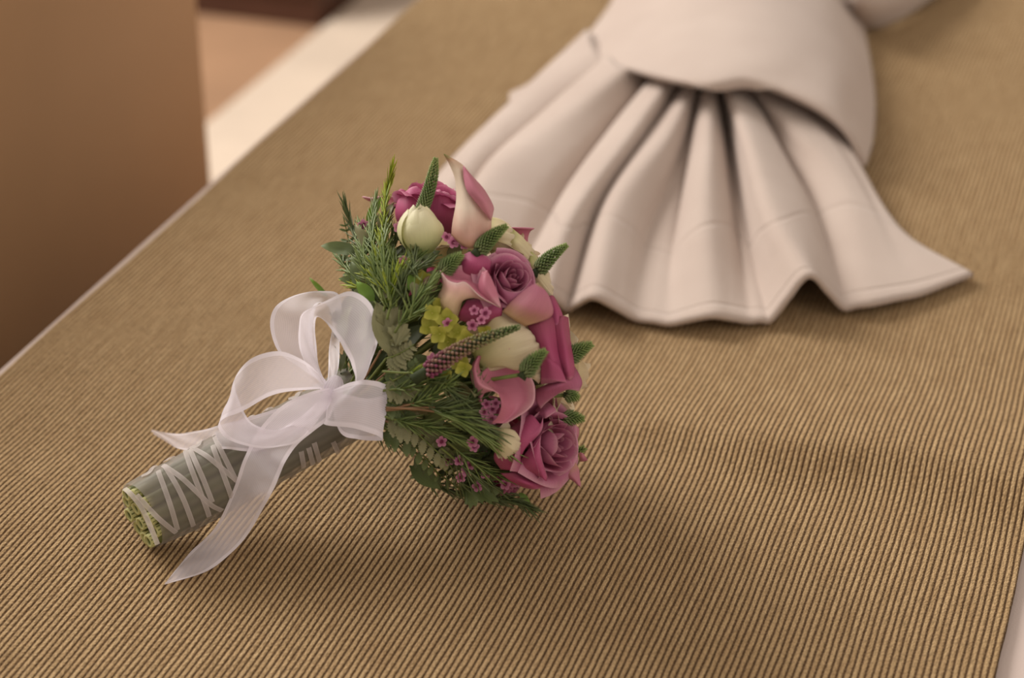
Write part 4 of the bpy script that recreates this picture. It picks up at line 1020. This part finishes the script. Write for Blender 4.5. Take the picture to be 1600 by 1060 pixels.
sprig(onp([(640, 490), (628, 450), (640, 430), (668, 412)], -.010), 'needle_dark', 56, .013, .8)
sprig(onp([(620, 480), (622, 450), (640, 420), (655, 400)], -.006), 'needle', 50, .013, .7)
sprig(onp([(600, 490), (604, 460), (590, 440), (575, 430)], -.004), 'needle_lime', 36, .012, .8)
sprig(onp([(640, 470), (630, 440), (618, 420), (612, 400)], -.006), 'needle', 44, .013, .8)
sprig(onp([(660, 440), (650, 428), (648, 405), (655, 385)], -.012), 'needle_dark', 26, .012, .7)
sprig(onp([(606, 640), (640, 632), (668, 622), (700, 600)], -.012), 'needle', 46, .013, .8, stemmat='brown_stem', t0=.35)
sprig(onp([(606, 636), (668, 640), (720, 655), (786, 700)], -.016), 'needle', 80, .020, .62, stemmat='brown_stem', t0=.4)
sprig(onp([(606, 640), (660, 636), (710, 640), (770, 672)], -.014), 'needle_dark', 50, .018, .7, stemmat='brown_stem', t0=.4)
sprig(onp([(600, 580), (640, 582), (665, 576), (690, 568)], -.014), 'needle_lime', 34, .011, .7, t0=.35)
sprig(onp([(664, 610), (676, 596), (690, 600), (720, 622)], -.010), 'needle_dark', 50, .014, .9)
sprig(onp([(680, 660), (720, 640), (740, 620), (745, 600)], -.006), 'needle_dark', 40, .013, .8)
sprig(onp([(690, 700), (740, 740), (790, 770), (824, 792)], -.004), 'needle_dark', 70, .016, .7)
sprig(onp([(680, 720), (720, 755), (760, 775), (800, 782)], -.002), 'needle_dark', 60, .015, .7)
sprig(onp([(640, 730), (680, 758), (730, 775), (770, 782)], .006), 'needle_dark', 56, .014, .7)
sprig(onp([(700, 690), (730, 715), (760, 735), (790, 745)], -.006), 'needle', 44, .014, .7)
for i in range(26):
    a = random.uniform(0, 2*PI); xx = AX.orthogonal().normalized(); yy = AX.cross(xx); rd = xx*math.cos(a)+yy*math.sin(a)
    s = random.uniform(.01, .05); pts = [BIND+AX*(s*0.3)+rd*.012, BIND+AX*s+rd*(body_r(s)*0.62), BIND+AX*(s+.02)+rd*(body_r(s)*0.85), BIND+AX*(s+.04)+rd*(body_r(s+.02)*0.97)]
    if min(p.z for p in pts) < BZ+.008: continue
    sprig(pts, random.choice(['needle', 'needle_dark', 'needle_dark']), 40, .013, .75)

for (pts, m_, nn_, d_) in [
    ([(598, 470), (580, 430), (566, 395), (562, 350)], 'needle', 60, .0), ([(596, 466), (592, 410), (600, 360), (606, 300)], 'needle_lime', 60, -.008),
    ([(592, 470), (562, 440), (540, 420), (528, 400)], 'needle', 46, .008), ([(612, 480), (612, 450), (622, 430), (634, 418)], 'needle_lime', 40, -.010),
    ([(590, 478), (572, 455), (556, 446), (545, 440)], 'needle_lime', 36, .004), ([(606, 500), (612, 470), (604, 450), (596, 420)], 'needle', 40, -.008),
    ([(640, 500), (650, 470), (664, 456), (676, 440)], 'needle', 44, -.010), ([(618, 520), (632, 500), (650, 490), (660, 480)], 'needle', 40, -.008),
    ([(600, 610), (640, 604), (670, 590), (690, 596)], 'needle', 40, -.010), ([(604, 650), (640, 660), (680, 668), (716, 684)], 'needle', 60, -.012)]:
    sprig(onp(pts, d_), m_, nn_, .013, .7)
lf('wide', 'leaf_fresh', 585, 470, 556, 440, .0); lf('lance', 'leaf_mid', 590, 420, 545, 400, .008); lf('lance', 'leaf_olive', 590, 400, 552, 352, .012)
lf('lance', 'leaf_fresh', 640, 455, 648, 415, -.008); lf('lance', 'leaf_olive', 620, 445, 634, 420, -.010); lf('wide', 'leaf_olive', 664, 470, 640, 440, -.006)
# green hydrangea florets
hp = leaf_mesh(1, .85, .1, -.15)
hp.materials.append(M['hydrangea'])
fc = MB(); tube(fc, [Vector((0, 0, -1.2)), Vector((0, 0, -.5)), Vector((0, 0, .06))], .05, .09, 6)
FC = fc.mesh('floret_center'); FC.materials.append(M['hydrangea'])
def floret(px, py, n, r=.0062, d=-.004):
    o = bpart('hydrangea_floret', FC, None, frame(S(px, py, 0)+FWD*d, n) @ Matrix.Rotation(random.random(), 4, 'Z') @ Matrix.Scale(r, 4))
    for k in range(4): link('petal', hp, None, o, Matrix.Rotation(k*PI/2, 4, 'Z') @ Matrix.Rotation(random.uniform(.1, .5), 4, 'X'))
for (x, y) in [(676, 490), (690, 480), (672, 512), (688, 522), (700, 500), (716, 520), (712, 540), (700, 535), (730, 530), (716, 560), (724, 575), (700, 590), (664, 440), (760, 520)]:
    floret(x, y, camv(random.uniform(-.7, .3), random.uniform(-.3, .7), 1), random.uniform(.0055, .0075), random.uniform(-.008, -.002))

# stems fanning out from the binding to every head
for t in stem_targets:
    a = BIND-AX*.01+radial(t)*.010; b = BIND+AX*.02+radial(t)*.020
    pts = crom([tuple(a), tuple(b), tuple(b.lerp(t, .55)), tuple(t)], 9)
    mb = MB(); tube(mb, [keep_up(Vector(p), .003) for p in pts], .0013, .0011, 6); bpart('flower_stem', mb.mesh('flower_stem'), M['stem'])
for (x1, y1, m_) in [(596, 548, 'brown_stem'), (604, 560, 'stem'), (612, 575, 'brown_stem'), (600, 590, 'stem'), (640, 632, 'brown_stem'), (650, 640, 'brown_stem'), (640, 690, 'stem'), (660, 680, 'brown_stem'), (580, 530, 'stem'), (600, 505, 'brown_stem'), (590, 480, 'stem')]:
    t = S(x1, y1, 0)+FWD*-.004; a = BIND-FWD*.014; pts = crom([tuple(a-AX*.01), tuple(a.lerp(t, .4)-FWD*.004), tuple(t)], 8)
    mb = MB(); tube(mb, [Vector(p) for p in pts], .0009, .0006, 6); bpart('flower_stem', mb.mesh('flower_stem'), M[m_])
